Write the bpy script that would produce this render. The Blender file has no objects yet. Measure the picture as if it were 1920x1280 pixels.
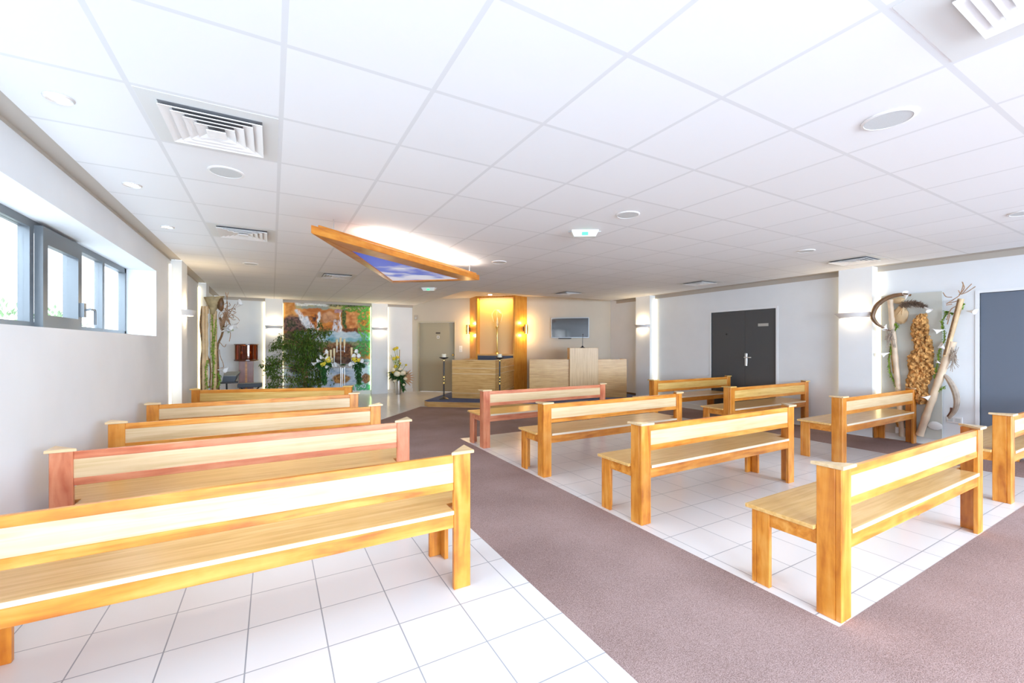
import bpy, bmesh, math, random
import numpy as np
from mathutils import Matrix, Vector

SC = bpy.context.scene
COL = SC.collection
PI = math.pi

# ------------------------------------------------------------------ camera
EYE = 1.36
FPX, YAW, HORIZON = 798.17, 0.5129, 646.8
cam_data = bpy.data.cameras.new('camera')
cam_data.sensor_width = 36.0
cam_data.lens = FPX / 1920 * 36.0
cam_data.shift_y = (HORIZON - 640) / 1920
cam_data.clip_start = 0.05
cam = bpy.data.objects.new('camera', cam_data)
cam.location = (0, 0, EYE)
cam.rotation_euler = (PI / 2, 0, -YAW)
COL.objects.link(cam)
SC.camera = cam

# ------------------------------------------------------------------ view, world
SC.view_settings.view_transform = 'Standard'
SC.view_settings.look = 'None'
SC.view_settings.gamma = 1.0
SC.view_settings.use_curve_mapping = False
SC.view_settings.exposure = 0.10
SC.cycles.use_denoising = True
SC.cycles.max_bounces = 10
SC.cycles.diffuse_bounces = 6
SC.cycles.sample_clamp_indirect = 6.0
SC.cycles.caustics_reflective = False
SC.cycles.caustics_refractive = False

world = bpy.data.worlds.new('daylight')
SC.world = world
world.use_nodes = True
world.node_tree.nodes['Background'].inputs[0].default_value = (0.86, 0.93, 1.0, 1)
world.node_tree.nodes['Background'].inputs[1].default_value = 2.6


def area(name, loc, rot, sx, sy, power, color=(1, 1, 1), spread=PI):
    d = bpy.data.lights.new(name, 'AREA')
    d.shape = 'RECTANGLE'
    d.size, d.size_y = sx, sy
    d.energy = power
    d.color = color
    d.spread = spread
    o = bpy.data.objects.new(name, d)
    o.location = loc
    o.rotation_euler = rot
    COL.objects.link(o)
    return o


def point(name, loc, power, color=(1, 0.75, 0.45), r=0.03):
    d = bpy.data.lights.new(name, 'POINT')
    d.energy = power
    d.color = color
    d.shadow_soft_size = r
    o = bpy.data.objects.new(name, d)
    o.location = loc
    COL.objects.link(o)
    return o


def spot(name, loc, rot, power, color, angle, blend=0.6, r=0.03):
    d = bpy.data.lights.new(name, 'SPOT')
    d.energy = power
    d.color = color
    d.spot_size = angle
    d.spot_blend = blend
    d.shadow_soft_size = r
    o = bpy.data.objects.new(name, d)
    o.location = loc
    o.rotation_euler = rot
    COL.objects.link(o)
    return o


# daylight through the three glazed bays of the wall behind the camera
REAR = -3.6
REAR_BAYS = [(-0.7, 1.9), (2.1, 4.7), (4.9, 7.5)]
for a, b in REAR_BAYS:
    area('daylight_rear', ((a + b) / 2, REAR - 0.85, 1.75), (PI / 2 - 0.40, 0, 0), b - a, 2.2, 380, (0.675, 0.83, 1.0), 2.3)
# daylight through the window in the left wall
area('daylight_left', (-2.75, 3.6, 3.1), (0, -PI / 2 + 0.75, 0), 1.6, 6.0, 700, (0.70, 0.86, 1.0))


# ------------------------------------------------------------------ geometry helpers
CY_, SY_ = math.cos(YAW), math.sin(YAW)


def _ray(px, py):
    a = (px - 960) / FPX
    b = (HORIZON - py) / FPX
    return a * CY_ + SY_, -a * SY_ + CY_, b


def atX(px, py, X):
    d = _ray(px, py)
    t = X / d[0]
    return Vector((X, d[1] * t, EYE + d[2] * t))


def atY(px, py, Y):
    d = _ray(px, py)
    t = Y / d[1]
    return Vector((d[0] * t, Y, EYE + d[2] * t))


def atZ(px, py, Z):
    d = _ray(px, py)
    t = (Z - EYE) / d[2]
    return Vector((d[0] * t, d[1] * t, Z))


class MB:
    """collects shapes into one mesh"""

    def __init__(self):
        self.v, self.f, self.m = [], [], []
        self.slot = 0

    def add(self, vs, fs):
        n = len(self.v)
        self.v += [tuple(p) for p in vs]
        self.f += [tuple(i + n for i in f) for f in fs]
        self.m += [self.slot] * len(fs)
        return self

    def box(self, x0, x1, y0, y1, z0, z1):
        v = [(x, y, z) for z in (z0, z1) for y in (y0, y1) for x in (x0, x1)]
        f = [(0, 2, 3, 1), (4, 5, 7, 6), (0, 1, 5, 4), (2, 6, 7, 3), (0, 4, 6, 2), (1, 3, 7, 5)]
        return self.add(v, f)

    def prism(self, pts, z0, z1, z1pts=None):
        """polygon pts (counter-clockwise from above) extruded z0..z1"""
        n = len(pts)
        top = z1pts or pts
        v = [(p[0], p[1], z0) for p in pts] + [(p[0], p[1], z1) for p in top]
        f = [tuple(range(n))[::-1], tuple(range(n, 2 * n))]
        f += [(i, (i + 1) % n, n + (i + 1) % n, n + i) for i in range(n)]
        return self.add(v, f)

    def tube(self, pts, r, n=8, cap=True):
        pts = [Vector(p) for p in pts]
        if not hasattr(r, '__len__'):
            r = [r] * len(pts)
        vs, fs = [], []
        t0 = (pts[1] - pts[0]).normalized()
        up = Vector((0, 0, 1)) if abs(t0.z) < 0.9 else Vector((1, 0, 0))
        nrm = t0.cross(up).normalized()
        for i, p in enumerate(pts):
            a = pts[max(i - 1, 0)]
            b = pts[min(i + 1, len(pts) - 1)]
            t = (b - a).normalized()
            nrm = (nrm - t * nrm.dot(t)).normalized()
            bi = t.cross(nrm)
            for k in range(n):
                an = 2 * PI * k / n
                vs.append(p + (nrm * math.cos(an) + bi * math.sin(an)) * r[i])
        for i in range(len(pts) - 1):
            for k in range(n):
                k2 = (k + 1) % n
                fs.append((i * n + k, i * n + k2, (i + 1) * n + k2, (i + 1) * n + k))
        if cap:
            fs.append(tuple(range(n))[::-1])
            e = (len(pts) - 1) * n
            fs.append(tuple(range(e, e + n)))
        return self.add(vs, fs)

    def lathe(self, prof, cx=0, cy=0, n=24, cap=True):
        """prof: (r, z) list from bottom to top"""
        vs, fs = [], []
        for r, z in prof:
            for k in range(n):
                a = 2 * PI * k / n
                vs.append((cx + r * math.cos(a), cy + r * math.sin(a), z))
        m = len(prof)
        for i in range(m - 1):
            for k in range(n):
                k2 = (k + 1) % n
                fs.append((i * n + k, i * n + k2, (i + 1) * n + k2, (i + 1) * n + k))
        if cap:
            fs.append(tuple(range(n))[::-1])
            fs.append(tuple(range((m - 1) * n, m * n)))
        return self.add(vs, fs)

    def leaf(self, p, d, up, L, w, fold=0.25):
        p, d = Vector(p), Vector(d).normalized()
        s = d.cross(Vector(up))
        if s.length < 1e-4:
            s = d.cross(Vector((1, 0, 0)))
        s.normalize()
        nn = s.cross(d)
        m = p + d * L * 0.45
        vs = [p, m + s * w / 2 + nn * w * fold, p + d * L - nn * L * 0.12, m - s * w / 2 + nn * w * fold, m]
        return self.add(vs, [(0, 4, 1), (1, 4, 2), (0, 3, 4), (3, 2, 4)])

    def blob(self, c, r, seed=0, n=10, m=7, rough=0.15, sx=1, sy=1, sz=1):
        rnd = random.Random(seed)
        vs, fs = [], []
        for i in range(m + 1):
            th = PI * i / m
            for k in range(n):
                ph = 2 * PI * k / n
                q = r * (1 + rnd.uniform(-rough, rough))
                vs.append((c[0] + sx * q * math.sin(th) * math.cos(ph), c[1] + sy * q * math.sin(th) * math.sin(ph), c[2] + sz * q * math.cos(th)))
        for i in range(m):
            for k in range(n):
                k2 = (k + 1) % n
                fs.append((i * n + k, (i + 1) * n + k, (i + 1) * n + k2, i * n + k2))
        return self.add(vs, fs)

    def arum(self, p, d, L=0.09, w=0.05):
        """white funnel flower opening towards d"""
        p, d = Vector(p), Vector(d).normalized()
        s = d.cross(Vector((0, 0, 1)))
        if s.length < 1e-3:
            s = Vector((1, 0, 0))
        s.normalize()
        u = s.cross(d)
        vs, fs = [], []
        n = 10
        for i, (t, r) in enumerate([(0, .1), (.35, .28), (.7, .55), (1, 1)]):
            for k in range(n):
                a = 2 * PI * k / n
                ext = 0.35 * t * max(0, math.cos(a)) * L
                vs.append(p + d * (t * L + ext) + (s * math.sin(a) + u * math.cos(a)) * r * w)
        for i in range(3):
            for k in range(n):
                k2 = (k + 1) % n
                fs.append((i * n + k, i * n + k2, (i + 1) * n + k2, (i + 1) * n + k))
        return self.add(vs, fs)

    def build(self, name, mats, parent=None, world=False, smooth=False, bevel=0.0, loc=None):
        me = bpy.data.meshes.new(name)
        vs = self.v
        if world and parent is not None:
            inv = (Matrix.Translation(parent.location) @ parent.rotation_euler.to_matrix().to_4x4()).inverted()
            vs = [tuple(inv @ Vector(p)) for p in vs]
        off = Vector((0, 0, 0))
        if loc is not None:
            off = Vector(loc)
            vs = [tuple(Vector(p) - off) for p in vs]
        me.from_pydata(vs, [], self.f)
        if not isinstance(mats, (list, tuple)):
            mats = [mats]
        for m in mats:
            me.materials.append(m)
        me.polygons.foreach_set('material_index', self.m)
        if smooth:
            me.polygons.foreach_set('use_smooth', [True] * len(me.polygons))
        me.update()
        o = bpy.data.objects.new(name, me)
        COL.objects.link(o)
        if parent is not None:
            o.parent = parent
        if loc is not None:
            o.location = off
        if smooth and hasattr(me, 'set_sharp_from_angle'):
            me.set_sharp_from_angle(angle=math.radians(40))
        if bevel:
            b = o.modifiers.new('bevel', 'BEVEL')
            b.width = bevel
            b.segments = 1
            b.limit_method = 'ANGLE'
        return o


def tag(o, label=None, cat=None, group=None, kind=None):
    if label:
        o['label'] = label
    if cat:
        o['category'] = cat
    if group:
        o['group'] = group
    if kind:
        o['kind'] = kind
    return o


def thing(name, label, cat, loc=(0, 0, 0), rz=0.0, group=None):
    o = bpy.data.objects.new(name, None)
    o.empty_display_size = 0.1
    o.location = loc
    o.rotation_euler = (0, 0, rz)
    COL.objects.link(o)
    return tag(o, label, cat, group)


def struct(o):
    o['kind'] = 'structure'
    return o


def smoothline(pts, n=8):
    """Catmull-Rom through pts"""
    P = [Vector(p) for p in pts]
    P = [P[0] * 2 - P[1]] + P + [P[-1] * 2 - P[-2]]
    out = []
    for i in range(1, len(P) - 2):
        a, b, c, d = P[i - 1], P[i], P[i + 1], P[i + 2]
        for k in range(n):
            t = k / n
            out.append(0.5 * ((2 * b) + (c - a) * t + (2 * a - 5 * b + 4 * c - d) * t * t + (3 * b - a - 3 * c + d) * t ** 3))
    out.append(P[-2])
    return out


# ------------------------------------------------------------------ materials
def mat(name, color, rough=0.6, metal=0.0, spec=0.5, noise=0.0, nscale=20.0, bump=0.0, bscale=60.0, emit=None, estr=0.0, coat=0.0, sheen=0.0):
    m = bpy.data.materials.new(name)
    m.use_nodes = True
    nt = m.node_tree
    b = nt.nodes['Principled BSDF']
    b.inputs['Base Color'].default_value = (*color, 1)
    b.inputs['Roughness'].default_value = rough
    b.inputs['Metallic'].default_value = metal
    b.inputs['Specular IOR Level'].default_value = spec
    if coat:
        b.inputs['Coat Weight'].default_value = coat
        b.inputs['Coat Roughness'].default_value = 0.15
    if emit:
        b.inputs['Emission Color'].default_value = (*emit, 1)
        b.inputs['Emission Strength'].default_value = estr
    if noise or bump:
        tc = nt.nodes.new('ShaderNodeTexCoord')
    if noise:
        nz = nt.nodes.new('ShaderNodeTexNoise')
        nz.inputs['Scale'].default_value = nscale
        nz.inputs['Detail'].default_value = 5
        nt.links.new(tc.outputs['Object'], nz.inputs['Vector'])
        rp = nt.nodes.new('ShaderNodeValToRGB')
        lo = tuple(max(0, c * (1 - noise)) for c in color)
        hi = tuple(min(1, c * (1 + noise)) for c in color)
        rp.color_ramp.elements[0].position = 0.3
        rp.color_ramp.elements[0].color = (*lo, 1)
        rp.color_ramp.elements[1].position = 0.7
        rp.color_ramp.elements[1].color = (*hi, 1)
        nt.links.new(nz.outputs['Fac'], rp.inputs['Fac'])
        nt.links.new(rp.outputs['Color'], b.inputs['Base Color'])
    if bump:
        nb = nt.nodes.new('ShaderNodeTexNoise')
        nb.inputs['Scale'].default_value = bscale
        nt.links.new(tc.outputs['Object'], nb.inputs['Vector'])
        bp = nt.nodes.new('ShaderNodeBump')
        bp.inputs['Strength'].default_value = bump
        bp.inputs['Distance'].default_value = 0.01
        nt.links.new(nb.outputs['Fac'], bp.inputs['Height'])
        nt.links.new(bp.outputs['Normal'], b.inputs['Normal'])
    return m


def wood(name, dark, mid, light, stretch=(1, 14, 14), scale=2.2, rough=0.33, blotch=0.5, coat=0.25):
    m = bpy.data.materials.new(name)
    m.use_nodes = True
    nt = m.node_tree
    b = nt.nodes['Principled BSDF']
    b.inputs['Roughness'].default_value = rough
    b.inputs['Coat Weight'].default_value = coat
    b.inputs['Coat Roughness'].default_value = 0.2
    tc = nt.nodes.new('ShaderNodeTexCoord')
    oi = nt.nodes.new('ShaderNodeObjectInfo')
    ad = nt.nodes.new('ShaderNodeVectorMath')
    ad.operation = 'ADD'
    sc = nt.nodes.new('ShaderNodeVectorMath')
    sc.operation = 'SCALE'
    sc.inputs['Scale'].default_value = 37.0
    cmb = nt.nodes.new('ShaderNodeCombineXYZ')
    for k in range(3):
        nt.links.new(oi.outputs['Random'], cmb.inputs[k])
    nt.links.new(cmb.outputs[0], sc.inputs[0])
    nt.links.new(tc.outputs['Object'], ad.inputs[0])
    nt.links.new(sc.outputs[0], ad.inputs[1])
    mp = nt.nodes.new('ShaderNodeMapping')
    mp.inputs['Scale'].default_value = stretch
    nt.links.new(ad.outputs[0], mp.inputs['Vector'])
    nz = nt.nodes.new('ShaderNodeTexNoise')
    nz.inputs['Scale'].default_value = scale
    nz.inputs['Detail'].default_value = 6
    nz.inputs['Distortion'].default_value = 0.6
    nt.links.new(mp.outputs[0], nz.inputs['Vector'])
    nb = nt.nodes.new('ShaderNodeTexNoise')
    nb.inputs['Scale'].default_value = 9.0
    nb.inputs['Detail'].default_value = 3
    nt.links.new(ad.outputs[0], nb.inputs['Vector'])
    mx = nt.nodes.new('ShaderNodeMix')
    mx.data_type = 'FLOAT'
    mx.inputs[0].default_value = blotch
    nt.links.new(nz.outputs['Fac'], mx.inputs[2])
    nt.links.new(nb.outputs['Fac'], mx.inputs[3])
    rp = nt.nodes.new('ShaderNodeValToRGB')
    e = rp.color_ramp.elements
    e[0].position, e[0].color = 0.34, (*dark, 1)
    e[1].position, e[1].color = 0.68, (*light, 1)
    k = e.new(0.5)
    k.color = (*mid, 1)
    nt.links.new(mx.outputs[0], rp.inputs['Fac'])
    nt.links.new(rp.outputs['Color'], b.inputs['Base Color'])
    return m


def grid_mat(name, c1, c2, line, w, h, ox, oy, mortar, rough, spec=0.5, bump=0.0, rline=0.8):
    """square grid laid in world metres"""
    m = bpy.data.materials.new(name)
    m.use_nodes = True
    nt = m.node_tree
    b = nt.nodes['Principled BSDF']
    b.inputs['Specular IOR Level'].default_value = spec
    ge = nt.nodes.new('ShaderNodeNewGeometry')
    mp = nt.nodes.new('ShaderNodeMapping')
    mp.inputs['Location'].default_value = (-ox + 40 * w, -oy + 40 * h, 0)
    nt.links.new(ge.outputs['Position'], mp.inputs['Vector'])
    br = nt.nodes.new('ShaderNodeTexBrick')
    br.offset = 0.0
    br.squash = 1.0
    br.inputs['Color1'].default_value = (*c1, 1)
    br.inputs['Color2'].default_value = (*c2, 1)
    br.inputs['Mortar'].default_value = (*line, 1)
    br.inputs['Scale'].default_value = 1.0
    br.inputs['Mortar Size'].default_value = mortar
    br.inputs['Mortar Smooth'].default_value = 0.1
    br.inputs['Bias'].default_value = 0.0
    br.inputs['Brick Width'].default_value = w
    br.inputs['Row Height'].default_value = h
    nt.links.new(mp.outputs[0], br.inputs['Vector'])
    nt.links.new(br.outputs['Color'], b.inputs['Base Color'])
    mr = nt.nodes.new('ShaderNodeMapRange')
    mr.inputs['To Min'].default_value = rough
    mr.inputs['To Max'].default_value = rline
    nt.links.new(br.outputs['Fac'], mr.inputs['Value'])
    nt.links.new(mr.outputs[0], b.inputs['Roughness'])
    if bump:
        bp = nt.nodes.new('ShaderNodeBump')
        bp.inputs['Strength'].default_value = bump
        bp.inputs['Distance'].default_value = 0.004
        bp.invert = True
        nt.links.new(br.outputs['Fac'], bp.inputs['Height'])
        nt.links.new(bp.outputs['Normal'], b.inputs['Normal'])
    return m


def speckle(name, c1, c2, scale=260.0, rough=0.95):
    m = bpy.data.materials.new(name)
    m.use_nodes = True
    nt = m.node_tree
    b = nt.nodes['Principled BSDF']
    b.inputs['Roughness'].default_value = rough
    b.inputs['Specular IOR Level'].default_value = 0.1
    tc = nt.nodes.new('ShaderNodeTexCoord')
    nz = nt.nodes.new('ShaderNodeTexNoise')
    nz.inputs['Scale'].default_value = scale
    nz.inputs['Detail'].default_value = 2
    nt.links.new(tc.outputs['Object'], nz.inputs['Vector'])
    n2 = nt.nodes.new('ShaderNodeTexNoise')
    n2.inputs['Scale'].default_value = 1.7
    nt.links.new(tc.outputs['Object'], n2.inputs['Vector'])
    mx = nt.nodes.new('ShaderNodeMix')
    mx.data_type = 'FLOAT'
    mx.inputs[0].default_value = 0.22
    nt.links.new(nz.outputs['Fac'], mx.inputs[2])
    nt.links.new(n2.outputs['Fac'], mx.inputs[3])
    rp = nt.nodes.new('ShaderNodeValToRGB')
    rp.color_ramp.elements[0].position = 0.36
    rp.color_ramp.elements[0].color = (*c1, 1)
    rp.color_ramp.elements[1].position = 0.64
    rp.color_ramp.elements[1].color = (*c2, 1)
    nt.links.new(mx.outputs[0], rp.inputs['Fac'])
    nt.links.new(rp.outputs['Color'], b.inputs['Base Color'])
    bp = nt.nodes.new('ShaderNodeBump')
    bp.inputs['Strength'].default_value = 0.5
    bp.inputs['Distance'].default_value = 0.004
    nt.links.new(nz.outputs['Fac'], bp.inputs['Height'])
    nt.links.new(bp.outputs['Normal'], b.inputs['Normal'])
    return m


def glass_mat(name, tint=(1, 1, 1), refl=0.07):
    m = bpy.data.materials.new(name)
    m.use_nodes = True
    nt = m.node_tree
    nt.nodes.remove(nt.nodes['Principled BSDF'])
    out = nt.nodes['Material Output']
    tr = nt.nodes.new('ShaderNodeBsdfTransparent')
    tr.inputs[0].default_value = (*tint, 1)
    gl = nt.nodes.new('ShaderNodeBsdfGlossy')
    gl.inputs['Roughness'].default_value = 0.02
    mx = nt.nodes.new('ShaderNodeMixShader')
    mx.inputs[0].default_value = refl
    nt.links.new(tr.outputs[0], mx.inputs[1])
    nt.links.new(gl.outputs[0], mx.inputs[2])
    nt.links.new(mx.outputs[0], out.inputs[0])
    return m


def attr_mat(name, rough=0.6, spec=0.3):
    m = bpy.data.materials.new(name)
    m.use_nodes = True
    nt = m.node_tree
    b = nt.nodes['Principled BSDF']
    b.inputs['Roughness'].default_value = rough
    b.inputs['Specular IOR Level'].default_value = spec
    a = nt.nodes.new('ShaderNodeAttribute')
    a.attribute_name = 'print'
    nt.links.new(a.outputs['Color'], b.inputs['Base Color'])
    return m


M = {}
M['wall'] = mat('wall_paint', (0.765, 0.795, 0.825), 0.75, noise=0.02, nscale=3, bump=0.04, bscale=250)
M['altar_wall'] = mat('altar_wall_paint', (0.58, 0.53, 0.45), 0.75, noise=0.02, nscale=3)
M['taupe'] = mat('taupe_paint', (0.47, 0.43, 0.38), 0.6)
M['plaster'] = mat('plaster_white', (0.72, 0.70, 0.69), 0.7)
M['base'] = mat('baseboard_white', (0.74, 0.74, 0.72), 0.4)
M['base_dark'] = mat('baseboard_brown', (0.16, 0.10, 0.05), 0.5)
M['ceiling'] = grid_mat('ceiling_tiles', (0.83, 0.845, 0.865), (0.81, 0.825, 0.845), (0.71, 0.725, 0.74), 0.6, 0.6085, 0.0394, 1.8669, 0.0115, 0.8, 0.2)
M['tiles'] = grid_mat('floor_tiles', (0.78, 0.76, 0.76), (0.75, 0.73, 0.73), (0.33, 0.33, 0.35), 0.32, 0.32, -0.10, 2.08, 0.003, 0.22, 0.45, bump=0.25)
M['carpet'] = speckle('mauve_carpet', (0.20, 0.13, 0.115), (0.45, 0.325, 0.305))
M['blue_carpet'] = speckle('blue_carpet', (0.07, 0.09, 0.19), (0.17, 0.205, 0.35))
for _k, _c in {'honey': ((0.40, 0.105, 0.005), (0.62, 0.225, 0.022), (0.74, 0.345, 0.07)),
               'red': ((0.46, 0.11, 0.045), (0.60, 0.20, 0.095), (0.70, 0.30, 0.16)),
               'amber': ((0.42, 0.125, 0.008), (0.56, 0.20, 0.022), (0.66, 0.29, 0.055))}.items():
    M[_k] = wood(_k + '_wood', *_c, stretch=(1.2, 12, 12), scale=1.8, blotch=0.22)
    M[_k + '_v'] = wood(_k + '_wood_upright', *_c, stretch=(12, 12, 1.6), scale=1.6, blotch=0.28)
M['oak'] = wood('pale_oak', (0.60, 0.42, 0.215), (0.67, 0.485, 0.275), (0.73, 0.555, 0.34), stretch=(1, 20, 20), blotch=0.15)
M['seat'] = wood('seat_oak', (0.60, 0.33, 0.09), (0.69, 0.41, 0.135), (0.76, 0.49, 0.20), stretch=(1, 20, 20), blotch=0.15)
M['edge'] = mat('seat_edge', (0.70, 0.60, 0.46), 0.4)
M['desk'] = wood('desk_oak', (0.50, 0.265, 0.075), (0.62, 0.36, 0.12), (0.70, 0.44, 0.175), stretch=(1.2, 1.2, 22), blotch=0.12, rough=0.4)
M['desk_v'] = wood('desk_oak_vertical', (0.53, 0.31, 0.125), (0.63, 0.40, 0.175), (0.70, 0.47, 0.225), stretch=(20, 20, 0.8), blotch=0.12, rough=0.4)
M['gold'] = wood('golden_panel', (0.54, 0.31, 0.075), (0.63, 0.39, 0.115), (0.70, 0.47, 0.17), stretch=(1, 20, 20), blotch=0.15)
M['bay'] = wood('bay_wood', (0.54, 0.20, 0.015), (0.66, 0.29, 0.03), (0.74, 0.36, 0.06), stretch=(16, 16, 0.8), blotch=0.2, rough=0.4)
M['niche'] = mat('niche_panel', (0.62, 0.46, 0.25), 0.7)
M['cherry'] = wood('sky_frame_wood', (0.44, 0.13, 0.012), (0.58, 0.20, 0.02), (0.66, 0.28, 0.04), stretch=(2, 2, 14), blotch=0.4)
M['ebony'] = wood('mahogany', (0.10, 0.025, 0.01), (0.17, 0.05, 0.02), (0.24, 0.08, 0.03), stretch=(10, 10, 1), rough=0.25)
M['mahog'] = wood('pedestal_mahogany', (0.22, 0.08, 0.06), (0.28, 0.11, 0.085), (0.33, 0.14, 0.11), stretch=(14, 14, 1))
M['alu'] = mat('grey_aluminium', (0.12, 0.135, 0.15), 0.4, 0.2)
M['door_grey'] = mat('door_grey', (0.075, 0.078, 0.083), 0.34, spec=0.5)
M['door_grey_lit'] = mat('door_grey_lit', (0.125, 0.155, 0.205), 0.34, spec=0.5)  # same grey paint, made bluer and lighter for the daylight it reflects
M['door_beige'] = mat('door_beige', (0.41, 0.375, 0.28), 0.5)
M['frame_white'] = mat('door_frame_white', (0.80, 0.82, 0.84), 0.4)
M['frame_beige'] = mat('door_frame_beige', (0.52, 0.49, 0.38), 0.5)
M['steel'] = mat('brushed_steel', (0.70, 0.70, 0.70), 0.28, 1.0)
M['chrome'] = mat('white_chrome', (0.85, 0.85, 0.85), 0.25, 0.5)
M['brass'] = mat('brass', (0.83, 0.62, 0.20), 0.25, 1.0)
M['black'] = mat('black_metal', (0.02, 0.02, 0.025), 0.35)
M['dark'] = mat('dark_void', (0.02, 0.02, 0.02), 0.9)
M['plate_dark'] = mat('plate_dark', (0.09, 0.075, 0.06), 0.5)
M['plate_pale'] = mat('plate_pale', (0.50, 0.50, 0.48), 0.4, 0.3)
M['plastic'] = mat('white_plastic', (0.84, 0.84, 0.84), 0.4)
M['vent_panel'] = mat('vent_panel', (0.70, 0.71, 0.70), 0.6)
M['vent_shade'] = mat('vent_shade_grey', (0.22, 0.22, 0.23), 0.8)
M['vent_slat'] = mat('vent_slat', (0.86, 0.86, 0.86), 0.45)
M['mesh_grey'] = mat('speaker_mesh', (0.60, 0.63, 0.64), 0.7, noise=0.1, nscale=900)
M['screen'] = mat('tv_screen', (0.015, 0.02, 0.025), 0.05, spec=1.0, coat=1.0)
M['silver'] = mat('tv_bezel', (0.55, 0.60, 0.66), 0.3, 0.6)
M['glass'] = glass_mat('window_glass')
M['glass_dark'] = glass_mat('lantern_glass', (0.75, 0.30, 0.10), 0.12)
M['glass_bowl'] = glass_mat('torch_glass', (1.0, 0.98, 0.93), 0.05)
M['candle'] = mat('candle_wax', (0.82, 0.76, 0.60), 0.5)
M['candle_gold'] = mat('candle_cream', (0.78, 0.66, 0.40), 0.5)
M['led'] = mat('led_strip', (0.9, 0.9, 0.85), 0.5, emit=(1.0, 0.80, 0.42), estr=2.6)
M['tube'] = mat('light_tube', (0.9, 0.9, 0.85), 0.5, emit=(1.0, 0.93, 0.8), estr=8)
M['led_green'] = mat('led_strip_green', (0.9, 0.9, 0.85), 0.5, emit=(0.70, 1.0, 0.35), estr=5)
M['led_soft'] = mat('led_strip_soft', (0.9, 0.9, 0.8), 0.5, emit=(1.0, 0.92, 0.66), estr=1.5)
M['lamp'] = mat('lamp_glow', (1, 1, 1), 0.5, emit=(1.0, 0.86, 0.62), estr=25)
M['lamp_small'] = mat('lamp_glow_small', (1, 1, 1), 0.5, emit=(1.0, 0.90, 0.75), estr=12)
M['exit_green'] = mat('exit_pictogram', (0.05, 0.6, 0.2), 0.4, emit=(0.10, 0.95, 0.35), estr=1.1)
M['exit_body'] = mat('exit_diffuser', (0.82, 0.86, 0.85), 0.25, spec=0.7)
M['blue_cloth'] = mat('blue_cloth', (0.085, 0.11, 0.16), 0.9, bump=0.2)
M['keys'] = mat('charcoal_plastic', (0.05, 0.065, 0.09), 0.4)
M['keys_lit'] = mat('charcoal_plastic_lit', (0.30, 0.30, 0.26), 0.35)  # lighter copy of the charcoal, light on the tops put into colour
M['leaf'] = mat('ficus_leaf', (0.085, 0.16, 0.018), 0.45, noise=0.6, nscale=6)
M['leaf2'] = mat('garland_leaf', (0.03, 0.12, 0.025), 0.45, noise=0.5, nscale=12)
M['vine'] = mat('vine_green', (0.22, 0.36, 0.03), 0.6, noise=0.35, nscale=30)
M['bark'] = mat('bark', (0.20, 0.11, 0.05), 0.85, noise=0.4, nscale=30, bump=0.4, bscale=40)
M['trunk'] = mat('ficus_trunk', (0.36, 0.22, 0.10), 0.8, noise=0.35, nscale=25)
M['twig'] = mat('twig', (0.40, 0.25, 0.15), 0.8, noise=0.3, nscale=30)
M['bamboo'] = mat('bamboo', (0.66, 0.47, 0.26), 0.5, noise=0.18, nscale=7)
M['bamboo_pale'] = mat('bamboo_pale', (0.68, 0.53, 0.38), 0.5, noise=0.15, nscale=7)
M['cork'] = mat('cork_bark', (0.52, 0.27, 0.085), 0.9, noise=0.5, nscale=22, bump=1.0, bscale=30)
M['pod'] = mat('dark_pod', (0.15, 0.075, 0.03), 0.45, noise=0.3, nscale=12)
M['pod_grey'] = mat('weathered_pod', (0.38, 0.31, 0.25), 0.7, noise=0.25, nscale=14)
M['bract'] = mat('bract', (0.45, 0.36, 0.20), 0.7, noise=0.25, nscale=12)
M['petal'] = mat('arum_petal', (0.86, 0.86, 0.86), 0.5)
M['cream'] = mat('cream_petal', (0.80, 0.76, 0.58), 0.6)
M['yellow'] = mat('yellow_petal', (0.78, 0.62, 0.05), 0.6)
M['fan'] = mat('dry_fan_leaf', (0.55, 0.34, 0.20), 0.8)
M['plume'] = mat('feathery_plume', (0.22, 0.16, 0.12), 0.9, noise=0.4, nscale=60)
M['board'] = mat('art_board', (0.56, 0.57, 0.52), 0.6)
M['shell'] = mat('glass_shell', (0.78, 0.80, 0.80), 0.2, spec=0.7)
M['pot'] = mat('plant_pot', (0.30, 0.17, 0.09), 0.5)
M['soil'] = mat('soil', (0.05, 0.035, 0.02), 0.95)
M['print'] = attr_mat('printed_mural')
M['print_sky'] = attr_mat('printed_sky', 0.5)     # emission in the print's own colours stands in for light from behind
_nt = M['print_sky'].node_tree
_nt.links.new(_nt.nodes['Attribute'].outputs['Color'], _nt.nodes['Principled BSDF'].inputs['Emission Color'])
_nt.nodes['Principled BSDF'].inputs['Emission Strength'].default_value = 0.45
M['ground'] = mat('outside_gravel', (0.62, 0.62, 0.60), 0.9, noise=0.2, nscale=20)
M['hedge'] = mat('hedge_leaf', (0.26, 0.38, 0.20), 0.6, noise=0.4, nscale=8)

# ------------------------------------------------------------------ setting
HC = 2.52          # tiled ceiling
HR = 2.70          # raised plaster ceiling over the altar corner
PL, PR, PB = -1.08, 7.70, 12.20     # pillar faces: left, right, far
WL, WR, WB = -1.20, 7.88, 12.34     # recessed wall panels
P0 = Vector((3.62, 12.31, 0))       # start of the diagonal altar wall
DRZ = math.atan2(-3.75, 4.33)
UX, UY = math.cos(DRZ), math.sin(DRZ)
DL = 5.80


def diag(u, w, z=0.0):
    """point on the altar wall's own axes: u along it, w out into the room"""
    return Vector((P0.x + u * UX + w * UY, P0.y + u * UY - w * UX, z))


# floor slab
struct(MB().box(-2.0, 8.3, REAR - 0.2, 13.6, -0.12, 0.0).build('floor', M['tiles']))

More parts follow.
